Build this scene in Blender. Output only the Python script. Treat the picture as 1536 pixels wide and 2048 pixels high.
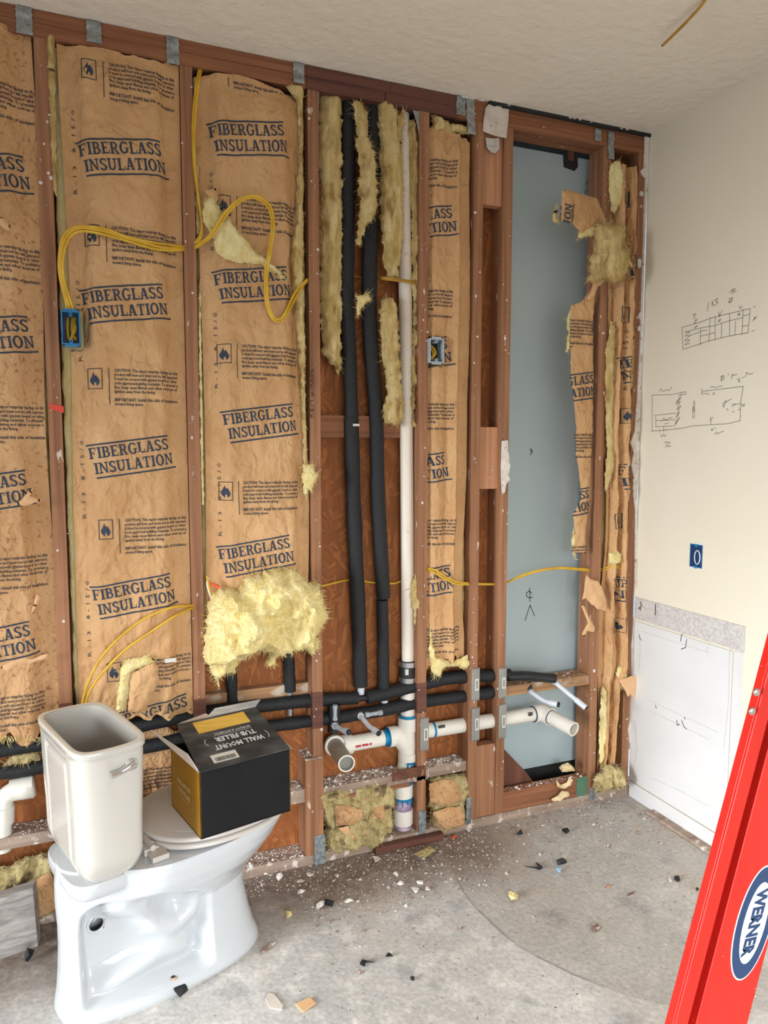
import bpy, bmesh, math, random
import numpy as np
from mathutils import Vector, Matrix
from mathutils.geometry import delaunay_2d_cdt

for o in list(bpy.data.objects):
    bpy.data.objects.remove(o)
SC = bpy.context.scene
COL = SC.collection

# ------------------------------------------------------------------ camera
CAM = np.array([-0.7137, -2.39995, 1.48634]); FPX = 1446.0
YAW, PIT, ROL = 0.383084, -0.08604, 0.00052
_f = np.array([math.sin(YAW)*math.cos(PIT), math.cos(YAW)*math.cos(PIT), math.sin(PIT)])
_r = np.array([math.cos(YAW), -math.sin(YAW), 0.0])
_u = np.cross(_r, _f)
_r, _u = _r*math.cos(ROL)+_u*math.sin(ROL), -_r*math.sin(ROL)+_u*math.cos(ROL)
cd = bpy.data.cameras.new('camera'); co = bpy.data.objects.new('camera', cd); COL.objects.link(co)
cd.sensor_fit = 'VERTICAL'; cd.sensor_height = 36; cd.sensor_width = 27; cd.lens = FPX*36/2048
cd.clip_start = .02
M = Matrix(((_r[0], _u[0], -_f[0], CAM[0]), (_r[1], _u[1], -_f[1], CAM[1]), (_r[2], _u[2], -_f[2], CAM[2]), (0, 0, 0, 1)))
co.matrix_world = M
SC.camera = co

# ------------------------------------------------------------------ light
SC.view_settings.view_transform = 'Standard'; SC.view_settings.look = 'None'
SC.view_settings.gamma = 1; SC.view_settings.use_curve_mapping = False
SC.view_settings.exposure = 0.13
W = bpy.data.worlds.new('world'); SC.world = W; W.use_nodes = True
W.node_tree.nodes['Background'].inputs[0].default_value = (.75, .85, 1, 1)
W.node_tree.nodes['Background'].inputs[1].default_value = 1.0

def window_light(name, loc, direction, sx, sz, power, col=(1, 1, 1), spread=180):
    l = bpy.data.lights.new(name, 'AREA'); l.shape = 'RECTANGLE'; l.size = sx; l.size_y = sz
    l.energy = power; l.color = col; l.spread = math.radians(spread)
    o = bpy.data.objects.new(name, l); COL.objects.link(o); o.location = loc
    o.rotation_euler = Vector(direction).to_track_quat('-Z', 'Z').to_euler()
    return o
# each window: sky light coming down through it, and light bounced up off the ground outside
window_light('daylight_side_window', (-4.58, -1.9, 1.05), (1, .12, -.24), 2.1, 1.5, 51, (.94, .975, 1.0), 56)
window_light('daylight_rear_window', (-.2, -4.15, 1.15), (0.05, 1, -.50), 2.2, 1.5, 32, (.94, .975, 1.0), 72)
window_light('ground_bounce_rear_window', (-.2, -4.14, 1.3), (0, 1, 1.6), 2.2, 1.5, 7, (1.0, .97, .92), 70)

# ------------------------------------------------------------------ helpers
def ray(px, py):
    return _f+_r*(px-768)/FPX+_u*(1024-py)/FPX
def at(px, py, Y=0.0):
    d = ray(px, py); return CAM+d*(Y-CAM[1])/d[1]
def atx(px, py, X):
    d = ray(px, py); return CAM+d*(X-CAM[0])/d[0]
def atz(px, py, Z=0.0):
    d = ray(px, py); return CAM+d*(Z-CAM[2])/d[2]

def _hash(i, j, k, s):
    h = (i*374761393+j*668265263+k*2147483647+s*1274126177) & 0xffffffff
    h = ((h ^ (h >> 13))*1274126177) & 0xffffffff
    h = ((h ^ (h >> 16))*2246822519) & 0xffffffff
    return ((h ^ (h >> 15)) & 0xffff)/32767.5-1
def vn(p, s=0):
    p = np.asarray(p, float); i = np.floor(p).astype(np.int64); f = p-i; w = f*f*f*(f*(f*6-15)+10)
    r = 0
    for a in (0, 1):
        for b in (0, 1):
            for c in (0, 1):
                ww = (w[..., 0] if a else 1-w[..., 0])*(w[..., 1] if b else 1-w[..., 1])*(w[..., 2] if c else 1-w[..., 2])
                r = r+ww*_hash(i[..., 0]+a, i[..., 1]+b, i[..., 2]+c, s)
    return r
def fbm(p, o=4, s=0):
    p = np.asarray(p, float); r = 0; a = .5
    for k in range(o):
        r = r+a*vn(p*2**k+k*17.3, s+k); a *= .5
    return r
def ridge(p, o=3, s=0):
    p = np.asarray(p, float); r = 0; a = .5
    for k in range(o):
        r = r+a*(1-2*np.abs(vn(p*2**k+k*9.1, s+k))); a *= .5
    return r
def ss(a, b, x):
    t = np.clip((np.asarray(x, float)-a)/(b-a), 0, 1); return t*t*(3-2*t)
RNG = np.random.RandomState(7)

class MB:
    def __init__(s): s.v = []; s.f = []
    def add(s, vs, fs):
        n = len(s.v); s.v += [tuple(map(float, p)) for p in vs]; s.f += [tuple(int(i)+n for i in f) for f in fs]; return s
    def box(s, a, b, R=None, c=None):
        x0, y0, z0 = a; x1, y1, z1 = b
        vs = [(x0, y0, z0), (x1, y0, z0), (x1, y1, z0), (x0, y1, z0), (x0, y0, z1), (x1, y0, z1), (x1, y1, z1), (x0, y1, z1)]
        if R is not None: vs = [tuple(R @ Vector(p)) for p in vs]
        return s.add(vs, [(0, 3, 2, 1), (4, 5, 6, 7), (0, 1, 5, 4), (1, 2, 6, 5), (2, 3, 7, 6), (3, 0, 4, 7)])
    def tube(s, path, r, n=16, cap=True, inner=None):
        P = np.array(path, float); m = len(P)
        rs = np.full(m, r, float) if np.isscalar(r) else np.array(r, float)
        T = np.zeros_like(P); T[1:-1] = P[2:]-P[:-2]; T[0] = P[1]-P[0]; T[-1] = P[-1]-P[-2]
        T /= np.linalg.norm(T, axis=1)[:, None]+1e-12
        N = np.cross(T[0], (0, 0, 1)) if abs(T[0][2]) < .9 else np.cross(T[0], (0, 1, 0))
        N /= np.linalg.norm(N); vs = []
        for k in range(m):
            N = N-T[k]*(N@T[k]); N /= np.linalg.norm(N); B = np.cross(T[k], N)
            for a in range(n):
                t = 2*math.pi*a/n; vs.append(P[k]+rs[k]*(math.cos(t)*N+math.sin(t)*B))
        fs = []
        for k in range(m-1):
            for a in range(n):
                b = (a+1) % n; fs.append((k*n+a, k*n+b, (k+1)*n+b, (k+1)*n+a))
        if cap: fs += [tuple(range(n-1, -1, -1)), tuple((m-1)*n+a for a in range(n))]
        return s.add(vs, fs)
    def pipe(s, a, b, ro, ri, n=28):          # open ended hollow pipe
        a = np.array(a, float); b = np.array(b, float); T = (b-a)/np.linalg.norm(b-a)
        N = np.cross(T, (0, 0, 1)) if abs(T[2]) < .9 else np.cross(T, (0, 1, 0)); N /= np.linalg.norm(N); B = np.cross(T, N)
        vs = []
        for c, r in ((a, ro), (b, ro), (b, ri), (a, ri)):
            for k in range(n):
                t = 2*math.pi*k/n; vs.append(c+r*(math.cos(t)*N+math.sin(t)*B))
        fs = [(q*n+k, q*n+(k+1) % n, ((q+1) % 4)*n+(k+1) % n, ((q+1) % 4)*n+k) for q in range(4) for k in range(n)]
        return s.add(vs, fs)
    def grid(s, P, flip=False):
        P = np.asarray(P); a, b = P.shape[:2]
        I = np.arange(a*b).reshape(a, b)
        q = np.stack([I[:-1, :-1], I[1:, :-1], I[1:, 1:], I[:-1, 1:]], -1).reshape(-1, 4)
        if flip: q = q[:, ::-1]
        return s.add(P.reshape(-1, 3), q)
    def sphere(s, c, r, n=10, sq=(1, 1, 1)):
        vs = []; fs = []
        for i in range(n+1):
            t = math.pi*i/n
            for j in range(2*n):
                p = math.pi*j/n
                vs.append((c[0]+r*sq[0]*math.sin(t)*math.cos(p), c[1]+r*sq[1]*math.sin(t)*math.sin(p), c[2]+r*sq[2]*math.cos(t)))
        for i in range(n):
            for j in range(2*n):
                k = (j+1) % (2*n); fs.append((i*2*n+j, (i+1)*2*n+j, (i+1)*2*n+k, i*2*n+k))
        return s.add(vs, fs)
    def prism(s, poly, d, off):               # polygon (list of 3D points), extruded by vector d
        n = len(poly); P = np.array(poly, float)+np.array(off, float); Q = P+np.array(d, float)
        return s.add(list(P)+list(Q), [tuple(range(n)), tuple(range(2*n-1, n-1, -1))]+[(i, i+n, (i+1) % n+n, (i+1) % n) for i in range(n)])
    def build(s, name, m, parent=None, smooth=False, bevel=0, kind=None, weld=False):
        me = bpy.data.meshes.new(name); me.from_pydata(s.v, [], s.f); me.update()
        bm = bmesh.new(); bm.from_mesh(me)
        if weld: bmesh.ops.remove_doubles(bm, verts=bm.verts, dist=1e-5)
        bmesh.ops.recalc_face_normals(bm, faces=bm.faces)
        bm.to_mesh(me); bm.free()
        if smooth:
            me.polygons.foreach_set('use_smooth', [True]*len(me.polygons))
            try: me.set_sharp_from_angle(angle=math.radians(50))
            except Exception: pass
        me.materials.append(m)
        o = bpy.data.objects.new(name, me); COL.objects.link(o)
        if bevel:
            b = o.modifiers.new('bevel', 'BEVEL'); b.width = bevel; b.segments = 2; b.limit_method = 'ANGLE'
        if parent is not None: adopt(o, parent)
        if kind: o['kind'] = kind
        return o
def adopt(o, p):
    o.parent = p
    o.matrix_parent_inverse = p.matrix_basis.inverted() if p.type == 'EMPTY' else Matrix.Identity(4)
def tag(o, label=None, cat=None, group=None, kind=None):
    if label: o['label'] = label
    if cat: o['category'] = cat
    if group: o['group'] = group
    if kind: o['kind'] = kind
    return o
def empty(name, loc, label=None, cat=None, group=None, kind=None):
    o = bpy.data.objects.new(name, None); COL.objects.link(o); o.location = tuple(map(float, loc)); o.empty_display_size = .05
    return tag(o, label, cat, group, kind)

# ------------------------------------------------------------------ materials
def lin(c):
    return tuple(((x/255)/12.92 if x/255 <= .04045 else ((x/255+.055)/1.055)**2.4) for x in c)+(1,)
def mat(name, c1, c2=None, rough=.6, scale=(8, 8, 8), det=4, lo=.35, hi=.65, bump=0, bscale=None, bdist=.002, metal=0,
        c3=None, s3=(60, 60, 60), lo3=.6, hi3=.7, spec=.5, coat=0, wave=None, bdet=6, distort=0):
    m = bpy.data.materials.new(name); m.use_nodes = True; nt = m.node_tree; N = nt.nodes; L = nt.links
    b = N['Principled BSDF']; b.inputs['Roughness'].default_value = rough; b.inputs['Metallic'].default_value = metal
    b.inputs['Specular IOR Level'].default_value = spec; b.inputs['Coat Weight'].default_value = coat
    b.inputs['Base Color'].default_value = lin(c1)
    tc = N.new('ShaderNodeTexCoord')
    def nz(sc, d, dist=0):
        mp = N.new('ShaderNodeMapping'); mp.inputs['Scale'].default_value = sc; L.new(tc.outputs['Object'], mp.inputs[0])
        n = N.new('ShaderNodeTexNoise'); n.inputs['Scale'].default_value = 1; n.inputs['Detail'].default_value = d; n.inputs['Distortion'].default_value = dist
        L.new(mp.outputs[0], n.inputs['Vector']); return n
    if c2:
        n = nz(scale, det, distort); r = N.new('ShaderNodeValToRGB'); r.color_ramp.elements[0].position = lo; r.color_ramp.elements[1].position = hi
        r.color_ramp.elements[0].color = lin(c1); r.color_ramp.elements[1].color = lin(c2); L.new(n.outputs[0], r.inputs[0]); out = r.outputs[0]
        if c3:
            n3 = nz(s3, 3); r3 = N.new('ShaderNodeMapRange'); r3.inputs[1].default_value = lo3; r3.inputs[2].default_value = hi3; L.new(n3.outputs[0], r3.inputs[0])
            mx = N.new('ShaderNodeMix'); mx.data_type = 'RGBA'; L.new(r3.outputs[0], mx.inputs[0]); L.new(out, mx.inputs[6]); mx.inputs[7].default_value = lin(c3); out = mx.outputs[2]
        L.new(out, b.inputs['Base Color'])
    if bump:
        nb = nz(bscale or scale, bdet); bp = N.new('ShaderNodeBump'); bp.inputs['Strength'].default_value = bump; bp.inputs['Distance'].default_value = bdist
        L.new(nb.outputs[0], bp.inputs['Height']); L.new(bp.outputs[0], b.inputs['Normal'])
    return m
MT = {}
MT['stud'] = mat('stud_wood', (128, 86, 58), (174, 124, 90), .75, (55, 55, 1.6), 5, .3, .7, .35, (160, 160, 4), .001, c3=(214, 196, 180), s3=(38, 38, 14), lo3=.67, hi3=.72, distort=.4)
MT['plate'] = mat('plate_wood', (116, 72, 46), (158, 104, 70), .75, (1.6, 55, 55), 5, .3, .7, .35, (4, 160, 160), .001, c3=(206, 186, 168), s3=(24, 40, 40), lo3=.7, hi3=.74, distort=.4)
MT['plate_dark'] = mat('stained_plate_wood', (84, 50, 42), (116, 72, 58), .7, (2, 55, 55), 5, .3, .7, .3, (4, 160, 160), .001)
MT['block'] = mat('block_wood', (176, 122, 88), (204, 150, 112), .75, (60, 60, 2.2), 5, .3, .7, .3, (160, 160, 4), .001, distort=.6)
MT['sill'] = mat('sill_wood', (146, 108, 74), (184, 142, 102), .8, (2, 60, 60), 5, .3, .7, .4, (4, 160, 160), .001, c3=(196, 180, 162), s3=(10, 18, 18), lo3=.56, hi3=.66)
MT['dusty'] = mat('dusty_wood', (134, 112, 98), (176, 156, 140), .9, (4, 30, 30), 5, .3, .7, .5, (30, 60, 60), .003, c3=(216, 206, 196), s3=(30, 30, 30), lo3=.56, hi3=.66)
MT['greywood'] = mat('weathered_wood', (128, 122, 118), (178, 172, 166), .85, (5, 60, 60), 6, .3, .7, .5, (6, 140, 140), .0015, distort=1.0)
MT['oldwood'] = mat('dark_old_wood', (96, 58, 44), (128, 84, 66), .8, (40, 40, 4), 5, .3, .7, .4, (100, 100, 6), .001)
MT['kraft'] = mat('kraft_paper', (196, 150, 102), (214, 172, 124), .72, (7, 7, 5), 5, .3, .7, .55, (26, 26, 15), .006, spec=.35)
MT['kraft_old'] = mat('stained_kraft_paper', (190, 144, 98), (214, 172, 126), .8, (7, 7, 5), 5, .3, .7, .6, (30, 30, 18), .006, c3=(166, 116, 80), s3=(70, 70, 70), lo3=.58, hi3=.7, spec=.3)
def crumple(m, s1, s2, strength, dist):
    nt = m.node_tree; N = nt.nodes; L = nt.links; b = N['Principled BSDF']
    tc = N.new('ShaderNodeTexCoord'); n = N.new('ShaderNodeTexNoise'); n.inputs['Scale'].default_value = 7; n.inputs['Detail'].default_value = 3; L.new(tc.outputs['Object'], n.inputs['Vector'])
    mx = N.new('ShaderNodeMix'); mx.data_type = 'RGBA'; mx.inputs[0].default_value = .16; L.new(tc.outputs['Object'], mx.inputs[6]); L.new(n.outputs['Color'], mx.inputs[7])
    hs = []
    for sc, w in ((s1, .7), (s2, .3)):
        mp = N.new('ShaderNodeMapping'); mp.inputs['Scale'].default_value = (sc*1.25, sc*1.25, sc*.8); L.new(mx.outputs[2], mp.inputs[0])
        v = N.new('ShaderNodeTexVoronoi'); v.inputs['Scale'].default_value = 1; L.new(mp.outputs[0], v.inputs['Vector'])
        k = N.new('ShaderNodeMath'); k.operation = 'MULTIPLY'; k.inputs[1].default_value = w; L.new(v.outputs['Distance'], k.inputs[0]); hs.append(k.outputs[0])
    a = N.new('ShaderNodeMath'); L.new(hs[0], a.inputs[0]); L.new(hs[1], a.inputs[1])
    old = next(x for x in N if x.type == 'BUMP'); bp = N.new('ShaderNodeBump'); bp.inputs['Strength'].default_value = strength; bp.inputs['Distance'].default_value = dist
    L.new(a.outputs[0], bp.inputs['Height']); L.new(old.outputs[0], bp.inputs['Normal']); L.new(bp.outputs[0], b.inputs['Normal'])
crumple(MT['kraft'], 19, 52, .88, .014); crumple(MT['kraft_old'], 19, 56, .92, .014)
MT['kraft_in'] = mat('kraft_inside', (214, 168, 122), (226, 184, 140), .8, (12, 12, 12), 4, .3, .7, .3, (40, 40, 40), .002)
MT['glass'] = mat('yellow_fiberglass', (224, 202, 130), (240, 226, 172), .95, (22, 22, 9), 6, .3, .66, .9, (130, 130, 50), .006, spec=.1, distort=1.2)
MT['glass_old'] = mat('aged_fiberglass', (184, 156, 94), (220, 198, 144), .95, (30, 30, 8), 6, .32, .66, .9, (140, 140, 40), .006, spec=.1, c3=(150, 116, 66), s3=(16, 16, 9), lo3=.58, hi3=.72, distort=1.2)
MT['glass_dirty'] = mat('dirty_fiberglass', (168, 150, 100), (208, 192, 144), .95, (34, 34, 20), 6, .32, .66, .9, (120, 120, 70), .007, spec=.1, c3=(120, 100, 76), s3=(22, 22, 22), lo3=.56, hi3=.68, distort=1.2)
MT['ink'] = mat('navy_print', (40, 52, 70), (56, 68, 86), .8, (60, 60, 60), 3)
MT['ink_small'] = mat('black_print', (58, 54, 56), (84, 78, 76), .8, (90, 90, 90), 3)
MT['foam'] = mat('black_pipe_foam', (20, 22, 25), (38, 40, 44), .66, (220, 220, 220), 3, .4, .7, .8, (190, 190, 190), .003, spec=.45)
MT['foam_smooth'] = mat('black_rubber', (22, 24, 27), (34, 36, 40), .5, (40, 40, 40), 3)
MT['pvc'] = mat('white_pvc', (232, 228, 216), (240, 237, 228), .38, (14, 14, 14), 3, .3, .7)
MT['pvc_old'] = mat('aged_pvc', (228, 216, 200), (238, 230, 218), .45, (14, 14, 4), 4, .3, .7, c3=(206, 190, 170), s3=(30, 30, 30), lo3=.66, hi3=.76)
MT['pvc_grey'] = mat('grey_pvc', (158, 150, 140), (172, 164, 154), .4, (14, 14, 14), 3)
MT['pvc_dark'] = mat('pipe_end_plug', (128, 128, 120), (142, 142, 134), .5, (14, 14, 14), 3)
MT['primer'] = mat('purple_primer', (150, 126, 160), (206, 190, 204), .4, (26, 26, 20), 4, .4, .62)
MT['cement'] = mat('blue_pipe_cement', (8, 110, 160), (20, 140, 186), .3, (30, 30, 30), 3)
MT['red_ink'] = mat('red_print', (190, 50, 60), rough=.5)
MT['pex'] = mat('white_pex', (206, 214, 226), (222, 228, 236), .35, (20, 20, 20), 3)
MT['pex_fit'] = mat('grey_pex_fitting', (150, 158, 168), (176, 182, 190), .35, (30, 30, 30), 3)
MT['galv'] = mat('galvanized_steel', (138, 146, 148), (180, 186, 188), .42, (60, 60, 60), 4, .3, .7, .25, (90, 90, 90), .001, metal=.75)
MT['plate_metal'] = mat('nail_plate_steel', (146, 146, 142), (160, 160, 156), .45, (40, 40, 8), 3, metal=.5)
MT['rust'] = mat('rusty_steel', (92, 56, 42), (118, 76, 54), .7, (40, 40, 40), 4, c3=(186, 126, 52), s3=(30, 30, 30), lo3=.6, hi3=.66, metal=.1)
MT['steel'] = mat('clamp_steel', (188, 190, 192), rough=.28, metal=.95)
MT['chrome'] = mat('chrome', (214, 214, 214), rough=.12, metal=1)
MT['wire'] = mat('yellow_cable', (206, 160, 34), (226, 186, 60), .45, (20, 20, 20), 3)
MT['wire_old'] = mat('dusty_cable', (168, 128, 44), (196, 154, 66), .55, (20, 20, 20), 3)
MT['wire_nut'] = mat('orange_wire_nut', (226, 96, 48), rough=.4)
MT['bluebox'] = mat('blue_plastic', (28, 116, 172), (36, 126, 182), .4, (30, 30, 30), 2)
MT['bluebox_dark'] = mat('navy_rings_and_box_shade', (18, 54, 96), rough=.4)  # darker blue: joint rings, and shade painted inside the blue boxes
MT['greybox'] = mat('grey_plastic', (172, 186, 198), (186, 198, 208), .45, (30, 30, 30), 2)
MT['porc'] = mat('white_porcelain', (188, 192, 195), (192, 196, 199), .1, (3, 3, 3), 2, spec=.55, coat=.4)
MT['porc_bone'] = mat('bone_porcelain', (188, 184, 176), (192, 188, 180), .12, (3, 3, 3), 2, spec=.55, coat=.3)
MT['porc_raw'] = mat('unglazed_porcelain', (222, 214, 200), (228, 221, 208), .5, (9, 9, 9), 3)
MT['lid'] = mat('seat_plastic', (188, 182, 175), (194, 188, 181), .3, (5, 5, 5), 2)
MT['grime'] = mat('bolt_grime', (150, 128, 104), (196, 180, 160), .8, (90, 90, 90), 3)
MT['card_black'] = mat('black_cardboard', (13, 14, 17), (17, 18, 21), .7, (12, 12, 12), 3, spec=.25)
MT['card_dusty'] = mat('dusty_black_cardboard', (42, 43, 46), (92, 92, 92), .6, (9, 22, 9), 5, .42, .74)
MT['card_gold'] = mat('mustard_cardboard', (160, 114, 18), (168, 122, 26), .5, (12, 12, 12), 3)
MT['card_in'] = mat('grey_cardboard_inside', (196, 180, 168), (206, 192, 180), .8, (20, 20, 20), 3)
MT['tape'] = mat('clear_tape', (178, 184, 194), (214, 218, 226), .25, (14, 30, 14), 3)
MT['sticker'] = mat('white_sticker', (214, 210, 202), rough=.5)
MT['gold_label'] = mat('gold_label', (216, 166, 58), (226, 186, 92), .45, (9, 60, 9), 4)
MT['white_ink'] = mat('white_print', (212, 212, 212), rough=.5)
MT['gold_ink'] = mat('pale_gold_print', (208, 184, 132), rough=.5)
MT['black'] = mat('barcode_black', (28, 28, 28), rough=.6)
MT['red'] = mat('ladder_red', (190, 24, 11), (200, 30, 16), .42, (40, 40, 10), 4, .3, .7, c3=(238, 120, 100), s3=(170, 170, 170), lo3=.72, hi3=.78, spec=.35)
MT['alu'] = mat('ladder_aluminium', (176, 172, 166), rough=.35, metal=.9)
MT['navy'] = mat('sticker_navy', (12, 50, 90), rough=.35)
MT['stk_white'] = mat('sticker_white', (236, 238, 236), rough=.35)
MT['panel'] = mat('pale_blue_board', (172, 190, 195), (178, 196, 200), .5, (2, 2, 1.2), 3)
MT['ceil'] = mat('ceiling_paint', (236, 227, 214), (239, 231, 219), .85, (3, 3, 3), 3, .3, .7, .9, (26, 26, 26), .009, bdet=3)
MT['beige'] = mat('beige_wall_paint', (226, 218, 198), (229, 222, 204), .75, (2, 2, 2), 3, .3, .7, .1, (60, 60, 60), .002)
MT['roomwall'] = mat('room_wall_paint', (214, 205, 192), (219, 210, 198), .8, (2, 2, 2), 3)
MT['patch'] = mat('white_wall_board', (210, 210, 209), (218, 218, 218), .6, (5, 5, 5), 4, .3, .7, .1, (30, 30, 30), .002)
MT['greyboard'] = mat('bare_drywall_paper', (184, 178, 174), (208, 204, 200), .85, (90, 90, 90), 4)
MT['plaster'] = mat('broken_plaster', (214, 204, 194), (236, 230, 224), .9, (50, 50, 50), 4, .3, .7, .5, (90, 90, 90), .003, c3=(186, 160, 140), s3=(40, 40, 40), lo3=.6, hi3=.68)
MT['paper'] = mat('drywall_paper_scrap', (206, 194, 180), (222, 212, 200), .85, (30, 30, 30), 4)
MT['chip'] = mat('plaster_chip', (216, 208, 200), (234, 228, 222), .9, (70, 70, 70), 3)
MT['dirt'] = mat('rubble', (132, 112, 98), (206, 196, 186), .95, (60, 60, 60), 2, .5, .62)
MT['tan_foam'] = mat('tan_expanding_foam', (222, 198, 150), (232, 212, 170), .8, (40, 40, 40), 3)
MT['pencil'] = mat('pencil_line', (128, 120, 112), rough=.9)
MT['marker'] = mat('marker_line', (58, 56, 56), rough=.9)
MT['mark_red'] = mat('red_chalk', (226, 72, 56), (206, 82, 66), .8, (70, 70, 70), 3)
MT['dark_parts_shade'] = mat('dark_parts_and_shade', (26, 28, 28), (40, 42, 42), .7, (20, 20, 20), 3)  # near-black small parts, and shade painted into gaps and a box interior
MT['bluechip'] = mat('pale_blue_plastic', (150, 196, 226), rough=.4)
MT['green_stain'] = mat('green_copper_stain', (70, 116, 96), (96, 120, 92), .8, (30, 60, 60), 3)
MT['tarnish'] = mat('stained_steel', (112, 124, 130), (164, 172, 174), .5, (60, 60, 60), 4, .35, .6, metal=.5)

def osb_mat():
    m = bpy.data.materials.new('osb_sheathing'); m.use_nodes = True; nt = m.node_tree; N = nt.nodes; L = nt.links
    b = N['Principled BSDF']; b.inputs['Roughness'].default_value = .75
    tc = N.new('ShaderNodeTexCoord'); mx0 = None
    prev = None
    for k, (rot, sc) in enumerate((((0, .5, 0), (17, 17, 95)), ((0, -.9, 0), (19, 19, 110)), ((0, 1.5, 0), (16, 16, 90)))):
        mp = N.new('ShaderNodeMapping'); mp.inputs['Rotation'].default_value = rot; L.new(tc.outputs['Object'], mp.inputs[0])
        mp2 = N.new('ShaderNodeMapping'); mp2.inputs['Scale'].default_value = sc; L.new(mp.outputs[0], mp2.inputs[0])
        v = N.new('ShaderNodeTexVoronoi'); v.inputs['Scale'].default_value = 1; L.new(mp2.outputs[0], v.inputs['Vector'])
        sep = N.new('ShaderNodeSeparateColor'); L.new(v.outputs['Color'], sep.inputs[0])
        if prev is None: prev = sep.outputs[0]
        else:
            n = N.new('ShaderNodeTexNoise'); n.inputs['Scale'].default_value = 9+4*k; n.inputs['Detail'].default_value = 1; L.new(tc.outputs['Object'], n.inputs['Vector'])
            st = N.new('ShaderNodeMapRange'); st.inputs[1].default_value = .49; st.inputs[2].default_value = .51; L.new(n.outputs[0], st.inputs[0])
            mm = N.new('ShaderNodeMix'); mm.data_type = 'FLOAT'; L.new(st.outputs[0], mm.inputs[0]); L.new(prev, mm.inputs[2]); L.new(sep.outputs[0], mm.inputs[3]); prev = mm.outputs[0]
    r = N.new('ShaderNodeValToRGB'); e = r.color_ramp.elements; e[0].color = lin((136, 78, 34)); e[1].color = lin((172, 106, 54)); e[1].position = 1
    q = e.new(.55); q.color = lin((146, 86, 40)); L.new(prev, r.inputs[0]); L.new(r.outputs[0], b.inputs['Base Color'])
    bp = N.new('ShaderNodeBump'); bp.inputs['Strength'].default_value = .4; bp.inputs['Distance'].default_value = .002; L.new(prev, bp.inputs['Height']); L.new(bp.outputs[0], b.inputs['Normal'])
    return m
MT['osb'] = osb_mat()

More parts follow.
